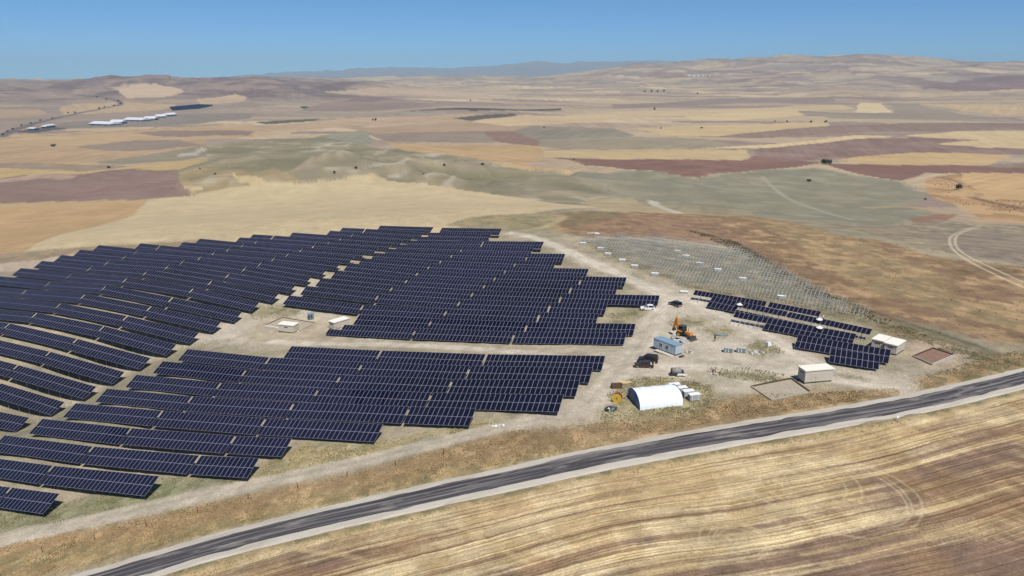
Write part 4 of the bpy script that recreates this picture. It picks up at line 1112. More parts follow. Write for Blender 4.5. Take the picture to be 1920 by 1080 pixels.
# wrapped pallets of modules
def pallet(loc, yaw, h, label, group, name='module_pallet'):
    t = empty(name, loc, yaw); setp(t, label, 'pallet', group)
    for s in (-.45, 0, .45): MB().box((0, s, .07), (2.3, .12, .14)).obj('runner', M['brown_wood'], t)
    MB().box((0, 0, .14 + (h - .14) / 2), (2.3, 1.15, h - .14)).obj('carton', M['carton_side'], t)
    MB().box((0, 0, h + .03), (2.42, 1.26, .10)).obj('cover', M['carton'], t)
    for s in (-.7, .7): MB().box((s, 0, h * .55), (.06, 1.18, h * .9)).obj('strap', M['white_paint'], t)
for k, p in enumerate([(1264,731),(1277,737),(1290,743.5),(1301,750)]):
    q = G(*p); pallet(tuple(q), .25, 1.35, 'white-topped pallet behind the tent, %s in the row of four' % ('farthest', 'second farthest', 'second nearest', 'nearest')[k], 'pallets lined up behind the tent')
PS = [(1093,459,'at the far left corner of the rack field'),(1126,469,'second from the far left corner of the rack field'),(1140,479,'at the left edge of the racks, third along the track'),(1167,491,'at the left edge of the racks, fourth along the track'),(1190,502,'at the left edge of the racks, fifth along the track'),(1228,517,'at the left edge of the racks, sixth along the track'),(1270,474,'among the racks, farthest of the inner line'),(1287,483,'among the racks, second farthest of the inner line'),(1312,497,'among the racks, third of the inner line'),(1346,509,'among the racks, fourth of the inner line'),(1392,526,'among the racks, fifth of the inner line'),(1465,560,'among the racks, nearest of the inner line'),(1282,549,'alone on the dirt left of the unfinished panels')]
for k, (x, y, s) in enumerate(PS):
    q = G(x, y); pallet(tuple(q), -.35 + .2 * random.random(), .95 if k < 12 else .5, 'white-topped module pallet ' + s, 'pallets set out among the racks')
# parasols over the fitters
def parasol(px, py, label):
    q = G(px, py); t = empty('parasol', tuple(q)); setp(t, label, 'parasol', 'white parasols in the unfinished block')
    MB().tube((0, 0, 0), (0, 0, 3.0), .03).obj('pole', M['steel'], t)
    b = MB(); n = 8; V = [(0, 0, 3.25)] + [(0.85 * math.cos(k * math.pi / 4), 0.85 * math.sin(k * math.pi / 4), 2.75) for k in range(n)] + [(0.84 * math.cos(k * math.pi / 4), 0.84 * math.sin(k * math.pi / 4), 2.60) for k in range(n)]
    b.face_list(V, [(0, 1 + k, 1 + (k + 1) % n) for k in range(n)] + [(1 + k, 9 + k, 9 + (k + 1) % n, 1 + (k + 1) % n) for k in range(n)])
    b.obj('canopy', M['carton'], t)
    MB().tube((0, 0, 0), (0, 0, .15), .3, .25, 10).obj('base', M['concrete'], t)
parasol(1385, 588, 'white parasol over the left end of the unfinished panels')
parasol(1534, 617, 'white parasol, rear one of two near the right panels')
parasol(1534, 633, 'white parasol, front one of two near the right panels')
# ------------------------------------------------------------------ vehicles
def wheel(parent, x, y, r, w, rim='chrome'):
    o = MB().tube((x, y - w / 2, r), (x, y + w / 2, r), r, r, 16).obj('wheel', M['rubber'], parent)
    MB().tube((x, y - w / 2 - .012, r), (x, y + w / 2 + .012, r), r * .6, r * .6, 12).obj('rim', M[rim], o)
def car(px, py, yaw, paint, label, kind='hatch', L=4.25, W=1.78, H=1.48, group=None, hatch_open=False):
    """x forward"""
    q = G(px, py); t = empty('parked_car', tuple(q), yaw); setp(t, label, 'car', group)
    h = L / 2; zb = .24; belt = H * .60; hood = H * .52
    low = [(-h, .42), (-h + .05, .30), (-h + .3, zb), (h - .3, zb), (h - .03, .34), (h, .55), (h - .06, hood * .86), (h - .95, hood), (h - 1.15, belt), (-h + .25, belt + .03), (-h + .04, belt - .12)]
    if kind == 'suv': roofp = [(h - 1.25, belt), (h - 1.95, H - .05), (h - 2.3, H), (-h + .55, H), (-h + .25, H - .1), (-h + .10, belt)]
    else: roofp = [(h - 1.15, belt), (h - 2.0, H - .07), (h - 2.35, H), (-h + 1.15, H - .02), (-h + .75, H - .10), (-h + .18, belt)]
    # body shell with rounded plan
    b = MB(); n = len(low)
    rings = []
    for y, s, dz in ((-W / 2, .965, .0), (-W / 2 + .10, 1.0, 0), (W / 2 - .10, 1.0, 0), (W / 2, .965, 0)): rings.append([(p[0] * s, y, p[1]) for p in low])
    V = [p for r in rings for p in r]
    fs = [(j * n + k, (j + 1) * n + k, (j + 1) * n + (k + 1) % n, j * n + (k + 1) % n) for j in range(3) for k in range(n)]
    fs += [tuple(range(n)), tuple(reversed(range(3 * n, 4 * n)))]
    b.face_list(V, fs, 0); b.obj('body', M[paint], t)
    def cab(name, mat, prof, wi, wo, z_off=0.0):
        b = MB(); n = len(prof); z0 = belt; z1 = H
        def wid(z): return wi + (wo - wi) * (z - z0) / (z1 - z0)
        V = [(p[0], -wid(p[1]) / 2, p[1] + z_off) for p in prof] + [(p[0], wid(p[1]) / 2, p[1] + z_off) for p in prof]
        b.face_list(V, [(k, n + k, n + (k + 1) % n, (k + 1) % n) for k in range(n)] + [tuple(range(n)), tuple(reversed(range(n, 2 * n)))]); return b.obj(name, M[mat], t)
    cab('window_band', 'glass', roofp, W - .10, W - .42)
    top = [p for p in roofp if p[1] > H - .12]
    b = MB(); xs = [p[0] for p in top]; b.box(((max(xs) + min(xs)) / 2, 0, H + .005), (max(xs) - min(xs) + .05, W - .44, .07), taper=.94); b.obj('roof', M[paint], t)
    for sy in (-1, 1):
        for (x0, z0, x1, z1) in ((roofp[0][0], belt, roofp[1][0], H - .06), (roofp[-1][0], belt, roofp[-2][0], H - .1), (-.15, belt, -.15, H - .04)):
            MB().bar((x0, sy * (W - .11) / 2, z0), (x1, sy * (W - .42) / 2, z1), .10, .07).obj('pillar', M[paint], t)
        MB().box((h - 1.25, sy * (W / 2 + .07), belt + .05), (.12, .16, .12)).obj('mirror', M[paint], t)
        MB().box((h - .06, sy * W * .36, hood * .80), (.16, .32, .13)).obj('headlight', M['lamp_glass'], t)
        MB().box((-h + .05, sy * W * .40, belt - .12), (.10, .24, .2)).obj('tail_light', M['lamp_red'], t)
        for x in (h - .82, -h + .78): wheel(t, x, sy * (W / 2 - .09), .32 if kind != 'suv' else .36, .22)
    MB().box((-h - .01, 0, .62), (.04, .5, .12)).obj('number_plate', M['white_paint'], t)
    if hatch_open:
        b = MB(); b.bar((-h + .55, 0, H), (-h - .55, 0, H + .45), 1.3, .06); b.obj('tailgate', M[paint], t)
        MB().box((-h + .02, 0, .55), (.14, W * .9, .22)).obj('bumper', M['chrome'], t)
    return t
car(1214.5, 580.5, math.pi - .12, 'white_car', 'white hatchback parked beside the end of a solar row', 'hatch', 4.3)
car(1266, 573, math.radians(118), 'grey_car', 'dark grey car with its tailgate raised, on the dirt track', 'suv', 4.4, 1.8, 1.5, hatch_open=True)
car(1215, 678.5, math.pi - .30, 'black_car', 'black off-road car, rear one of the two by the blue cabin', 'suv', 4.7, 1.88, 1.85)
car(1207, 688, math.pi - .16, 'brown_car', 'dark brown car, front one of the two by the blue cabin', 'hatch', 4.5, 1.8, 1.5)
# backhoe loader
p0 = G(1268,629); p1 = G(1299,638); yaw = math.atan2(p1[1] - p0[1], p1[0] - p0[0])
t = empty('backhoe_loader', tuple((p0 + p1) / 2), yaw); setp(t, 'orange backhoe loader standing behind the blue cabin', 'excavator'); t.scale = (1.12, 1.12, 1.12)
MB().box((.1, 0, .85), (3.6, .9, .55)).obj('chassis', M['dark_grey'], t)
for sy in (-1, 1):
    wheel(t, -1.0, sy * .85, .78, .48, 'yellow'); wheel(t, 1.35, sy * .85, .52, .36, 'yellow')
    MB().bar((.35, sy * .62, 1.45), (2.3, sy * .62, .75), .16, .22).obj('loader_arm', M['dark_grey'], t)
    MB().box((-1.0, sy * .86, 1.62), (1.5, .5, .10)).obj('mudguard', M['orange'], t)
    MB().bar((-1.75, sy * .7, 1.0), (-1.95, sy * 1.15, .1), .14, .14).obj('stabiliser', M['dark_grey'], t)
MB().box((1.1, 0, 1.40), (1.75, .95, .65), taper=.9).obj('bonnet', M['orange'], t)
cb = MB().box((-.75, 0, 2.0), (1.45, 1.35, 1.45), taper=.88).obj('cab', M['glass'], t)
for sx in (-1.45, -.05):
    for sy in (-.66, .66): MB().bar((sx, sy, 1.3), (-.75 + (sx + .75) * .88, sy * .9, 2.75), .10, .10).obj('cab_post', M['dark_grey'], cb)
MB().box((-.75, 0, 2.78), (1.55, 1.4, .12)).obj('cab_roof', M['dark_grey'], cb)
b = MB(); b.prism([(2.2, .25), (3.0, .12), (2.95, .25), (2.45, .45), (2.4, 1.0), (2.2, 1.0)], -1.1, 1.1); b.obj('loader_bucket', M['dark_grey'], t)
MB().bar((-1.9, 0, 1.1), (-2.6, 0, 4.2), .42, .5).obj('boom', M['orange'], t)
MB().bar((-2.6, 0, 4.2), (-3.4, 0, 1.6), .34, .42).obj('dipper', M['orange'], t)
MB().bar((-2.1, 0, 1.7), (-2.9, 0, 3.0), .12, .12).obj('hydraulic_ram', M['chrome'], t)
b = MB(); b.prism([(-3.5, 1.6), (-3.1, 1.6), (-2.9, 1.0), (-3.3, .8), (-3.65, 1.1)], -.32, .32); b.obj('rear_bucket', M['dark_grey'], t)
MB().tube((.75, .3, 1.6), (.75, .3, 2.4), .06).obj('exhaust', M['dark_grey'], t)
# tank trailer
q0 = G(1256,704); q1 = G(1283,704); yaw = math.atan2(q1[1] - q0[1], q1[0] - q0[0])
t = empty('tank_trailer', tuple((q0 + q1) / 2), yaw); setp(t, 'small grey tank trailer with a white board, behind the tent', 'trailer')
b = MB(); b.tube((-1.2, 0, 1.15), (.75, 0, 1.15), .72, .72, 18); b.obj('tank', M['grey_tarp'], t)
MB().tube((-1.42, 0, 1.15), (-1.2, 0, 1.15), .5, .72, 18).obj('tank_end', M['brown_wood'], t)
MB().box((0, 0, .5), (3.2, 1.2, .14)).obj('chassis', M['dark_grey'], t)
for s in (-1, 1): wheel(t, -.1, s * .72, .34, .2)
MB().bar((1.3, 0, .5), (2.0, 0, .5), .1).obj('drawbar', M['dark_grey'], t)
MB().box((1.1, .1, .9), (.55, .9, .7)).obj('pump_box', M['dark_grey'], t)
MB().bar((-.1, -.95, .62), (1.9, -.95, .62), .08, .42).obj('white_board', M['white_paint'], t)
# cable drum
q = G(1157,754); t = empty('cable_drum', tuple(q), math.radians(-112)); setp(t, 'yellow cable drum standing in front of the tent', 'cable drum')
for s, c_ in ((-.45, 'red'), (.45, 'yellow')): MB().tube((s - .05, 0, 1.0), (s + .05, 0, 1.0), 1.0, 1.0, 28).obj('flange', M[c_], t)
MB().tube((-.42, 0, 1.0), (.42, 0, 1.0), .62, .62, 20).obj('cable_winding', M['dark_grey'], t)
MB().tube((.5, 0, 1.0), (.54, 0, 1.0), .16, .16, 12).obj('hub', M['dark_grey'], t)
# crate, planks
q = G(1156,727); t = empty('timber_crate', tuple(q), .12); setp(t, 'open brown timber crate beside the dirt track', 'crate')
for k in range(4):
    MB().box((0, -.5, .14 + k * .24), (2.3, .05, .20)).obj('slat', M['brown_wood'], t)
    MB().box((0, .5, .14 + k * .24), (2.3, .05, .20)).obj('slat', M['brown_wood'], t)
for s in (-1.12, 1.12): MB().box((s, 0, .5), (.05, 1.0, .95)).obj('end_panel', M['brown_wood'], t)
MB().box((0, 0, .05), (2.25, .95, .06)).obj('base', M['brown_wood'], t)
q = G(1172,717); t = empty('plank_pile', tuple(q), .12); setp(t, 'low pile of pale planks beside the brown crate', 'planks')
for k in range(7): MB().box((random.uniform(-.2, .2), -.55 + (k % 5) * .26, .06 + (k // 5) * .1), (2.7, .22, .08), random.uniform(-.05, .05)).obj('plank', M['wood'], t)
# scrap, rubble and small stores
def heap(name, px, py, rx, ry, h, n, mats, label, cat, size=(.25, .6)):
    q = G(px, py); t = empty(name, tuple(q)); setp(t, label, cat)
    for k in range(n):
        a_ = random.uniform(0, 6.28); r_ = math.sqrt(random.random()); s = random.uniform(*size)
        x, y = r_ * rx * math.cos(a_), r_ * ry * math.sin(a_)
        z = ground_at(q[0] + x, q[1] + y) - q[2] + h * (1 - r_) * random.random()
        e = Matrix.Rotation(random.uniform(0, 6.28), 3, 'Z') @ Matrix.Rotation(random.uniform(-.5, .5), 3, 'X')
        b = MB(); b.box((x, y, z + s * .2), (s * random.uniform(.8, 1.8), s, s * random.uniform(.3, .7)), 0, 0, random.uniform(.7, .95), e)
        b.obj('piece', M[random.choice(mats)], t)
heap('scrap_heap', 1143, 767, 1.4, 1.1, .6, 22, ['rubber', 'rubber', 'dark_grey', 'carton', 'teal'], 'dark scrap heap in the weeds left of the tent', 'scrap', (.3, .8))
heap('rubble_heap', 1294, 661, 1.0, 1.2, .5, 20, ['stone', 'stone', 'concrete', 'wood'], 'pale rubble heap at the right end of the blue cabin', 'rubble', (.25, .6))
heap('tyre_heap', 1277, 669, .8, .5, .35, 10, ['rubber', 'dark_grey'], 'black scrap at the near corner of the blue cabin', 'scrap')
heap('board_stack', 1266, 640, 3.4, 1.9, 1.9, 50, ['stone', 'concrete', 'concrete', 'carton_side'], 'stack of pale boards and blocks behind the blue cabin', 'boards', (.5, 1.1))
heap('debris_heap', 1420, 662, 1.6, 1.2, .4, 24, ['stone', 'wood', 'concrete', 'teal'], 'scattered pale debris in the weeds right of the grey crates', 'debris', (.25, .7))
heap('offcut_heap', 933, 799, 1.4, .6, .15, 12, ['white_paint', 'stone'], 'few white offcuts on the ground before the front solar row', 'offcuts', (.15, .4))
heap('broken_blocks', 1338, 700, 1.3, .8, .5, 16, ['stone', 'concrete', 'brown_wood'], 'broken pale blocks left of the weed strip', 'blocks', (.3, .7))
heap('stone_heap', 1112, 438, 2.5, 1.5, .4, 24, ['stone', 'white_paint'], 'scattered white stones on the slope behind the racks', 'stones', (.3, .8))
def crate_group(px, py, yaw, label, n=3):
    q = G(px, py); t = empty('storage_crate', tuple(q), yaw); setp(t, label, 'crate')
    MB().box((0, 0, .6), (2.1, 1.1, 1.0)).obj('box', M['teal'], t); MB().box((0, 0, 1.13), (2.2, 1.2, .08)).obj('lid', M['concrete'], t)
    for s in (-.55, .1): MB().box((s, -.56, .6), (.10, .03, .95)).obj('band', M['white_paint'], t)
    for s in (-.8, .8): MB().box((s, 0, .05), (.12, 1.1, .12)).obj('runner', M['brown_wood'], t)
crate_group(1365, 660, -.35, 'grey-blue storage crate with bands, left one on the dirt lot')
crate_group(1389, 660, -.30, 'grey-blue storage crate, right one on the dirt lot')
q = G(1441,648); t = empty('white_sack', tuple(q), .3); setp(t, 'white bulk sack in the weeds', 'sack')
MB().box((0, 0, .42), (1.1, 1.0, .85), taper=.85).obj('sack_body', M['carton'], t)
for s in (-1, 1): MB().bar((s * .4, -.3, .85), (s * .4, .3, 1.0), .05).obj('loop', M['white_paint'], t)
q = G(1352,629); t = empty('pipe_bundle', tuple(q), -.1); setp(t, 'flat bundle of grey-blue pipes behind the walking person', 'pipes')
for k in range(9): MB().tube((-1.7, -.5 + .12 * k, .08 + .1 * (k % 2)), (1.7, -.5 + .12 * k, .08 + .1 * (k % 2)), .06, .06, 8).obj('pipe', M['teal'], t)
q = G(583,598); t = empty('generator', tuple(q), .4); setp(t, 'blue-green generator box beside the trench frame on the lane', 'generator')
MB().box((0, 0, .95), (1.9, 1.5, 1.7)).obj('housing', M['teal'], t); MB().box((0, 0, 1.9), (2.1, 1.7, .22)).obj('lid', M['cabin_roof'], t)
for s in (-.6, .2): MB().box((s, -.77, 1.0), (.5, .05, 1.1)).obj('vent', M['dark_grey'], t)
MB().box((0, 0, .06), (2.0, 1.6, .14)).obj('skid', M['dark_grey'], t)

# trench frames
def trench(name, corners, label, floor, board, h=.35, w=.28):
    P = [G(*c) for c in corners]; c0 = sum(P) / 4
    t = empty(name, tuple(c0)); setp(t, label, 'trench')
    V = [tuple(p - c0 + np.array([0, 0, .10])) for p in P]; b = MB()
    if (P[1][0] - P[0][0]) * (P[2][1] - P[0][1]) - (P[1][1] - P[0][1]) * (P[2][0] - P[0][0]) < 0: V = V[::-1]
    b.face_list(V, [(0, 1, 2, 3)]); b.obj('floor', M[floor], t)
    for k in range(4):
        p, q = P[k] - c0, P[(k + 1) % 4] - c0
        MB().bar((p[0], p[1], p[2] + h / 2), (q[0], q[1], q[2] + h / 2), w, h).obj('edging', M[board[k % len(board)]], t)  # back edges coloured dark to give the inner walls their shade
trench('trench_frame', [(1408,726),(1483,711),(1520,737),(1447,752)], 'grey trench frame beside the large beige kiosk', 'grey_soil', ['edge_shade', 'edge_shade', 'grey_soil', 'grey_soil'])
trench('trench_frame', [(1712,669),(1749,654),(1790,667),(1748,685)], 'brown trench frame at the right edge of the site', 'soil', ['edge_shade', 'edge_shade', 'concrete', 'grey_soil'])
trench('trench_frame', [(497,611),(530,596),(590,606),(560,622)], 'trench frame with white kerb around the small kiosk on the lane', 'grey_soil', ['edge_shade', 'edge_shade', 'grey_soil', 'white_paint'], .25, .22)
# ------------------------------------------------------------------ people
def person(px, py, yaw, shirt, trousers, label, stride=.22, hat=None, lean=0.0):
    q = G(px, py)
    J = {'pel': (0, 0, .95), 'chest': (lean * .5, 0, 1.32), 'neck': (lean, 0, 1.50), 'head': (lean * 1.1 + .02, 0, 1.68),
         'hl': (0, .10, .92), 'hr': (0, -.10, .92), 'kl': (stride * .55, .11, .50), 'kr': (-stride * .35, -.11, .50), 'al': (stride, .11, .09), 'ar': (-stride, -.11, .09),
         'fl': (stride + .17, .12, .04), 'fr': (-stride + .17, -.12, .04),
         'sl': (lean * .8, .19, 1.43), 'sr': (lean * .8, -.19, 1.43), 'el': (-.08 + lean, .25, 1.15), 'er': (.08 + lean, -.25, 1.15), 'wl': (.05 + lean, .25, .90), 'wr': (.22 + lean, -.24, .94)}
    R_ = {'pel': .15, 'chest': .17, 'neck': .07, 'head': .115, 'hl': .10, 'hr': .10, 'kl': .07, 'kr': .07, 'al': .05, 'ar': .05, 'fl': .045, 'fr': .045, 'sl': .075, 'sr': .075, 'el': .05, 'er': .05, 'wl': .038, 'wr': .038}
    E = [('pel', 'chest'), ('chest', 'neck'), ('neck', 'head'), ('pel', 'hl'), ('pel', 'hr'), ('hl', 'kl'), ('hr', 'kr'), ('kl', 'al'), ('kr', 'ar'), ('al', 'fl'), ('ar', 'fr'), ('chest', 'sl'), ('chest', 'sr'), ('sl', 'el'), ('sr', 'er'), ('el', 'wl'), ('er', 'wr')]
    keys = list(J); me_ = bpy.data.meshes.new('person_body'); me_.from_pydata([J[k] for k in keys], [(keys.index(a), keys.index(b)) for a, b in E], [])
    tmp = bpy.data.objects.new('tmp_person', me_); COL.objects.link(tmp)
    md = tmp.modifiers.new('skin', 'SKIN'); sb = tmp.modifiers.new('sub', 'SUBSURF'); sb.levels = 1; sb.render_levels = 1
    for k, sv in zip(keys, me_.skin_vertices[0].data): sv.radius = (R_[k], R_[k]); sv.use_root = (k == 'pel')
    dg = bpy.context.evaluated_depsgraph_get(); ev = tmp.evaluated_get(dg)
    bm_ = bpy.data.meshes.new_from_object(ev); bpy.data.objects.remove(tmp)
    bm_.materials.clear()
    for m_ in (M[trousers], M[shirt], M['skin'], M['rubber']): bm_.materials.append(m_)
    for p in bm_.polygons:
        z = p.center.z; p.material_index = 3 if z < .09 else 0 if (z < .98 and abs(p.center.y) < .2) else 2 if (z > 1.5 or (z < 1.0 and abs(p.center.y) >= .2)) else 1
        p.use_smooth = True
    t = empty('person', tuple(q), yaw); setp(t, label, 'person')
    link_mesh('body', bm_, t)
    b = MB(); n = 10
    V = [(J['head'][0] - .015, 0, 1.84)] + [(J['head'][0] - .02 + .125 * math.cos(k * .628), .125 * math.sin(k * .628), 1.74) for k in range(n)]
    b.face_list(V, [(0, 1 + k, 1 + (k + 1) % n) for k in range(n)], 0, True); b.obj('hat' if hat else 'hair', M[hat or 'rubber'], t)
person(1340, 641, math.pi + .3, 'shirt_dark', 'trousers', 'person in dark clothes walking across the dirt lot', .28)
person(1220, 691, .4, 'shirt_white', 'trousers', 'person in a white shirt standing beside the dark brown car', .05)
person(1532, 603, 2.0, 'shirt_dark', 'trousers_blue', 'person in dark top and white hat among the unfinished panels', .1, 'white_paint')
person(1543, 601, 2.4, 'shirt_white', 'trousers_blue', 'person in a white shirt at the end of the rear panel row', .1)
person(1452, 586, 1.6, 'shirt_white', 'trousers_blue', 'person in a white shirt at the gap in the rear panel row', .1)
print('things', time.time() - T0)
# ------------------------------------------------------------------ far buildings
def shed(pA, pB, depth, h, label, rise=2.2, group='white farm sheds in the valley'):
    a = G(*pA); c = G(*pB); v = c[:2] - a[:2]; yaw = math.atan2(v[1], v[0]); L = float(np.hypot(*v))
    t = empty('farm_shed', (a[0], a[1], min(a[2], c[2]) - .5), yaw); setp(t, label, 'shed', group)
    MB().box((L / 2, depth / 2, h / 2), (L, depth, h)).obj('wall', M['shed_wall'], t)
    b = MB(); b.face_list([(-1, -1, h - .2), (L + 1, -1, h - .2), (L + 1, depth / 2, h + rise), (-1, depth / 2, h + rise), (L + 1, depth + 1, h - .2), (-1, depth + 1, h - .2)], [(0, 1, 2, 3), (3, 2, 4, 5), (1, 4, 2), (0, 3, 5)]); b.obj('roof', M['shed_white'], t)
    for k in range(3): MB().box((L * (.2 + .3 * k), -.05, 1.7), (3.0, .1, 3.2)).obj('door', M['dark_grey'], t)

for pA, pB, dp, s in [((167,236),(206,237),34,'nearest and leftmost of the white sheds far in the valley'),((205,233),(228,233),34,'second white shed from the left far in the valley'),((231,228),(266,229),34,'long white shed in the middle of the valley group'),((270,226),(290,226),26,'short white shed right of the middle valley shed'),((296,222),(312,221),20,'small white shed at the right of the valley group'),((314,219),(332,217),18,'smallest white shed at the far right of the valley group')]:
    shed(pA, pB, dp, 6.0, s, 5.0)
for pA, pB, dp, s in [((52,245),(64,245),16,'grey roadside building at the far left, left one'),((78,241),(86,241),14,'grey roadside building at the far left, middle one'),((92,239),(104,238),14,'grey roadside building at the far left, right one')]:
    shed(pA, pB, dp, 5.0, s, 2.0, 'roadside buildings at the far left')
for k, p in enumerate([(1292,143),(1300,143.5),(1309,143),(1317,142.5),(1330,143),(1342,142.5)]):
    q = G(*p); t = empty('village_house', (q[0], q[1], q[2]), .2 * k); setp(t, 'tiny white house of the far hillside village, %s from the left' % ORD[k + 1], 'house', 'houses of the far village')
    MB().box((0, 0, 3.5), (20, 12, 7)).obj('wall', M['shed_white'], t)
    b = MB(); b.face_list([(-11, -7, 6.8), (11, -7, 6.8), (11, 0, 10), (-11, 0, 10), (11, 7, 6.8), (-11, 7, 6.8)], [(0, 1, 2, 3), (3, 2, 4, 5), (1, 4, 2), (0, 3, 5)]); b.obj('roof', M['shed_white'], t)
# second solar farm far off
p0, p1 = G(312,207.5), G(425,199)
ax = p1[:2] - p0[:2]; L = float(np.hypot(*ax)); u = ax / L; nrm = np.array([-u[1], u[0]])
for k in range(9):
    s0, s1 = (.06 * k, min(1.0, .42 + .12 * k)); o_ = p0[:2] + nrm * (17.0 * k - 20)
    a = o_ + u * L * s0; c = o_ + u * L * s1
    a3 = Vector((a[0], a[1], ground_at(*a) + 4)); c3 = Vector((c[0], c[1], ground_at(*c) + 4)); X, D, Z, R = frame_of(a3, c3)
    base = (a3 + c3) / 2 - Vector((0, 0, 4)); t = empty('far_solar_row', tuple(base)); setp(t, 'far dark solar row in the left valley, %s row from its front' % ORD[k + 1], 'solar table', 'far solar rows in the left valley')
    b = MB(); b.face_list([tuple(Vector(p) - base) for p in (a3 + D * 9, c3 + D * 9, c3, a3)], [(0, 1, 2, 3)]); b.obj('module_array', M['cells'], t)
    b = MB(); m_ = 12
    for j in range(m_): q = a3.lerp(c3, (j + .5) / m_) + D * 4.5; b.box((q.x - base.x, q.y - base.y, q.z - base.z - 2), (.3, .3, 4))
    o = b.obj('support_frame', M['steel'], t); o['kind'] = 'stuff'
# masts on the left hill
for k, p in enumerate([(209,147),(318,149)]):
    q = G(*p); t = empty('mast', tuple(q)); setp(t, 'thin mast on the left hill, %s one' % ('left', 'right')[k], 'mast', 'masts on the left hill')
    MB().tube((0, 0, -2), (0, 0, 42), 1.0, .5, 6).obj('pole', M['steel'], t); MB().box((0, 0, 38), (5, .6, .6)).obj('crossarm', M['steel'], t)

# ------------------------------------------------------------------ trees
def leaf_mat(name, c0, c1):
    m, nt, b = new_mat(name); geo = nt.nodes.new('ShaderNodeNewGeometry')
    rp = _ramp(nt, geo.outputs['Random Per Island'], [(0.0, c0), (1.0, c1)]); nt.links.new(rp, b.inputs['Base Color'])
    b.inputs['Roughness'].default_value = .8; b.inputs['Specular IOR Level'].default_value = .1
    return m
M['leaf'] = leaf_mat('dark_leaves', (0.020, 0.024, 0.012), (0.060, 0.062, 0.030))
def tree(px, py, hpx, wpx, label, seed):
    q = G(px, py); dist = float(np.linalg.norm(q - np.array([0, 0, CAM_Z]))); k_ = dist / F_PX
    h = hpx * k_; w = wpx * k_; rg = random.Random(seed)
    t = empty('tree', tuple(q)); setp(t, label, 'tree', 'lone trees in the fields')
    b = MB(); b.tube((0, 0, -.3), (w * .03, 0, h * .5), h * .05, h * .025, 7)
    for j in range(4):
        an = rg.uniform(0, 6.28); b.tube((w * .02, 0, h * rg.uniform(.25, .42)), (w * .3 * math.cos(an), w * .3 * math.sin(an), h * rg.uniform(.55, .75)), h * .022, h * .01, 5)
    b.obj('trunk', M['bark'], t)
    V = []; Fs = []
    lobes = [(rg.gauss(0, .2) * w, rg.gauss(0, .2) * w, h * rg.uniform(.38, .78), w * rg.uniform(.22, .36)) for _ in range(9)]
    for (lx, ly, lz, lr) in lobes:
        for _ in range(70):
            d = Vector((rg.gauss(0, 1), rg.gauss(0, 1), rg.gauss(0, .8))).normalized() * lr * rg.random() ** .35
            c = Vector((lx, ly, lz)) + d; s = lr * rg.uniform(.16, .30)
            a_ = Vector((rg.gauss(0, 1), rg.gauss(0, 1), rg.gauss(0, 1))).normalized(); e = a_.orthogonal().normalized(); g_ = a_.cross(e)
            o = len(V); V += [tuple(c + e * s), tuple(c + g_ * s * .7), tuple(c - e * s), tuple(c - g_ * s * .7)]; Fs.append((o, o + 1, o + 2, o + 3))
    b = MB(); b.face_list(V, Fs); b.obj('crown', M['leaf'], t)
TR = [(1547,308,10,17,'large dark tree at the red-brown field edge'),(1796,356,12,14,'large dark tree by the tan field on the right'),(1517,341,6,8,'small dark tree on the grey-green slope'),(1735,375,4,5,'tiny bush at the ditch below the grey-green slope'),
      (699,227,6,5,'left one of a pair of trees on the tan plain'),(704,227,7,6,'right one of a pair of trees on the tan plain'),(627,326,8,6,'dark tree on the left flank of the low hill'),(668,317,7,7,'dark tree right of the first one on the low hill'),(833,311,6,6,'dark tree on the right flank of the low hill'),(794,327,4,4,'small bush low on the hill'),(905,309,3.5,8,'low bush at the right end of the hill'),
      (99,275,5,8,'dark tree in the tan field at the left'),(203,315,3.5,7,'low bush at the yellow field edge on the left'),(1020,240,4,4,'tiny tree on the green field in the middle'),(1239,242,5,4,'dark tree in the tan field right of the middle'),(1315,241,4,5,'small tree right of it in the tan field'),(1076,300,4,4,'tiny tree in the red-brown field'),
      (1209,173,5,4,'first from left in the far row of four trees'),(1222,173,6,5,'second in the far row of four trees'),(1233,173,5,5,'third in the far row of four trees'),(1245,172,6,5,'rightmost in the far row of four trees'),(1227,206,5,6,'dark tree below the far row of trees'),(1308,176,3,4,'single far tree right of the row'),
      (1453,229,4,4,'far left tree on the right plain'),(1476,229,4,4,'second far tree on the right plain'),(1521,230,5,6,'far bush clump on the right plain'),(1548,230,5,6,'far pair tree on the right plain'),(882,190,4,4,'far tree above the dark strip'),(375,317,3,4,'small bush at the hill foot on the left'),(404,327,4,5,'small bush below the pale scar')]
for k, (x, y, h_, w_, s) in enumerate(TR): tree(x, y, h_ * .75, w_ * .72, s, k)
RT_ = [(6,253),(14,247),(24,243),(40,236),(58,232),(76,227),(98,223),(128,213),(140,212),(186,204),(196,202),(214,199),(226,195),(222,190),(200,187),(182,183)]
for k, (x, y) in enumerate(RT_): tree(x, y, 2.3, 2.8, 'roadside tree in the far left valley, %s from the near end' % ORD[k + 1], 100 + k)

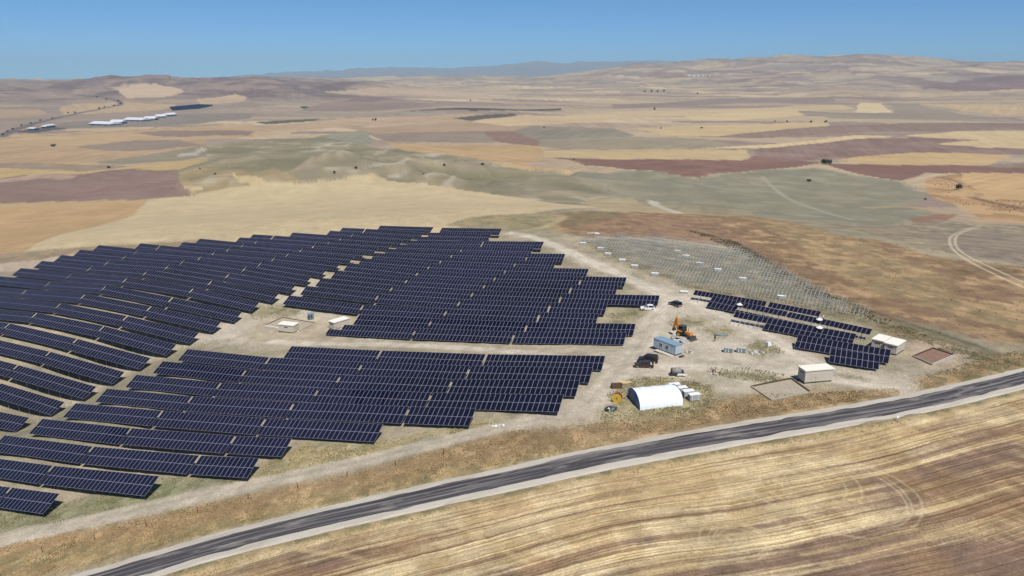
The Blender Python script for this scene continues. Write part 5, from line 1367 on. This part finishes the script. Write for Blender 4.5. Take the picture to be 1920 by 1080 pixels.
# ------------------------------------------------------------------ posts and signs
FP = smooth_line([G(*p)[:2] for p in [(-20,1060),(143,1021),(300,981),(470,935),(640,898),(820,855),(980,822)]], 1)
fp = resample(FP, 9.0)
for k_, (x, y) in enumerate(fp):
    z = ground_at(x, y); t = empty('fence_post', (x, y, z)); setp(t, 'thin weathered fence post in the dry verge, %s from the left' % ORD[k_ + 1], 'post', 'fence posts along the verge')
    MB().bar((0, 0, -.2), (random.uniform(-.08, .08), random.uniform(-.08, .08), 1.25), .09).obj('stake', M['brown_wood'], t)
    MB().box((0, 0, 1.15), (.12, .12, .05)).obj('cap', M['steel'], t)
q = G(1682,790); t = empty('road_marker', tuple(q), .3); setp(t, 'small white road marker on the near shoulder', 'road marker')
MB().tube((0, 0, -.2), (0, 0, .75), .04).obj('post', M['steel'], t); MB().box((0, -.02, .95), (.55, .05, .5)).obj('plate', M['white_paint'], t)

# ------------------------------------------------------------------ dry grass and weeds
def tufts(name, area, n, size, c0, c1, seed, avoid_track=True, clump=0.0, cs=3.5):
    rg = np.random.default_rng(seed); P = poly(area); lo, hi = P.min(0), P.max(0)
    x = rg.uniform(lo[0], hi[0], n * 6); y = rg.uniform(lo[1], hi[1], n * 6)
    k = inside(P, x, y)
    if clump: k &= fbm(x / cs, y / cs, 3, seed) > clump
    d, _ = line_dist(ROAD, x, y); k &= np.abs(d) > 5.0
    d, _ = line_dist(TRACK, x, y); k &= np.abs(d) > 2.2
    x = x[k][:n]; y = y[k][:n]; n = len(x); z = height(x, y)
    s = rg.uniform(size[0], size[1], n); V = np.zeros((n, 5, 3, 3)); an = rg.uniform(0, 6.28, n)
    for j in range(5):
        t_ = an + j * 1.257 + rg.uniform(-.4, .4, n); w = s * rg.uniform(.35, .6, n); hgt = s * rg.uniform(.55, 1.0, n); out = s * rg.uniform(.15, .6, n)
        cx, cy = np.cos(t_), np.sin(t_)
        V[:, j, 0] = np.stack([x - cy * w * .5, y + cx * w * .5, z - .06], 1)
        V[:, j, 1] = np.stack([x + cy * w * .5, y - cx * w * .5, z - .06], 1)
        V[:, j, 2] = np.stack([x + cx * out, y + cy * out, z + hgt], 1)
    me_ = bpy.data.meshes.new(name); me_.from_pydata(V.reshape(-1, 3).tolist(), [], np.arange(n * 15).reshape(-1, 3).tolist())
    m_ = leaf_mat(name + '_blades', c0, c1)
    o = link_mesh(name, me_, None, m_); setp(o, kind='stuff'); return o
VERGE = [(-200,1085),(0,1032),(200,985),(480,925),(650,890),(830,840),(960,808),(1100,797),(1200,778),(1300,772),(1340,752),(1420,738),(1500,738),(1680,728),(1692,742),(1640,758),(1520,774),(1240,824),(985,872),(843,906),(702,932),(560,964),(350,1012),(90,1080),(-100,1130)]
setp(tufts('dry_grass', VERGE, 16000, (.12, .32), tuple(A(168,138,98)), tuple(A(210,182,132)), 1), 'dry orange grass on the verge beside the road', 'grass')
setp(tufts('weeds', VERGE, 3000, (.15, .42), tuple(A(146,136,98)), tuple(A(178,160,116)), 2, clump=.5), 'green-brown weeds scattered in the verge', 'weeds')
for k, (ar, n, cl) in enumerate([([(-100,1000),(0,968),(120,942),(300,898),(430,885),(480,900),(300,935),(100,982),(0,1006)], 2600, .45), ([(1640,600),(1700,612),(1800,648),(1900,680),(1800,672),(1730,640),(1650,622)], 2200, .42), ([(1715,706),(1790,690),(1850,665),(1920,640),(1990,620),(1990,665),(1920,690),(1800,730),(1742,742)], 2600, .35),
        ([(1316,692),(1380,685),(1470,702),(1492,714),(1440,718),(1370,710)], 700, .4), ([(1085,452),(1300,462),(1440,495),(1560,562),(1650,616),(1300,550),(1150,483)], 5200, .48), ([(1140,735),(1180,712),(1240,706),(1330,720),(1345,752),(1300,772),(1200,782),(1125,788)], 2400, .40), ([(1150,586),(1215,586),(1165,600),(1130,594)], 160, .3), ([(1250,602),(1335,606),(1305,620),(1262,614)], 260, .3), ([(1400,648),(1440,638),(1472,660),(1430,672)], 260, .3), ([(460,580),(540,578),(560,595),(480,602)], 420, .4), ([(1360,455),(1450,480),(1560,548),(1660,590),(1640,600),(1540,560),(1440,510)], 1800, .3)]):
    setp(tufts('weeds', ar, n, (.14, .38), tuple(A(140,136,104)), tuple(A(184,170,130)), 20 + k, clump=cl), 'patch of grey-green weeds on the site, patch %s' % ORD[k + 1], 'weeds')
setp(tufts('dry_grass', [(470,888),(560,838),(700,830),(850,800),(940,790),(830,822),(720,850),(560,888),(480,905)], 2200, (.2, .4), tuple(A(160,146,104)), tuple(A(204,186,140)), 51, clump=.42), 'yellow dry grass before the front solar rows', 'grass')
setp(tufts('stubble_edge', [(300,1085),(560,1006),(985,914),(1240,866),(1523,818),(1771,772),(1920,736),(1920,744),(1771,780),(1523,828),(1240,878),(985,928),(560,1030),(420,1085)], 4200, (.12, .3), tuple(A(150,134,94)), tuple(A(196,170,118)), 61, clump=.35), 'dry grass along the near edge of the road', 'grass')
DK0, DK1 = tuple(A(84,80,56)), tuple(A(136,124,92))
for k, (ar, n, sz, cl, cs_, txt) in enumerate([([(385,275),(600,262),(800,285),(1000,318),(1150,360),(1000,374),(800,343),(640,335),(400,357),(345,340)], 260, (.5, 1.5), .5, 60, 'dark scrub dotted over the low hill behind the array'),
        ([(1060,402),(1300,404),(1500,422),(1650,452),(1920,520),(1920,650),(1750,612),(1560,552),(1390,466),(1200,445)], 900, (.2, .5), .5, 18, 'brown scrub dotted over the slope right of the racks'),
        ([(1290,432),(1380,452),(1430,482),(1520,540),(1640,586),(1760,622),(1860,660),(1800,650),(1640,604),(1520,556),(1400,480)], 1500, (.25, .7), .42, 9, 'dark green scrub along the ditch beyond the racks'),
        ([(1740,335),(1800,325),(1850,372),(1920,390),(1920,425),(1790,385)], 320, (.5, 1.4), .45, 25, 'dark scrub in the gully at the right edge')]):
    setp(tufts('scrub', ar, n, sz, DK0, DK1, 70 + k, clump=cl, cs=cs_), txt, 'scrub')
print('all', time.time() - T0, len(bpy.data.objects))
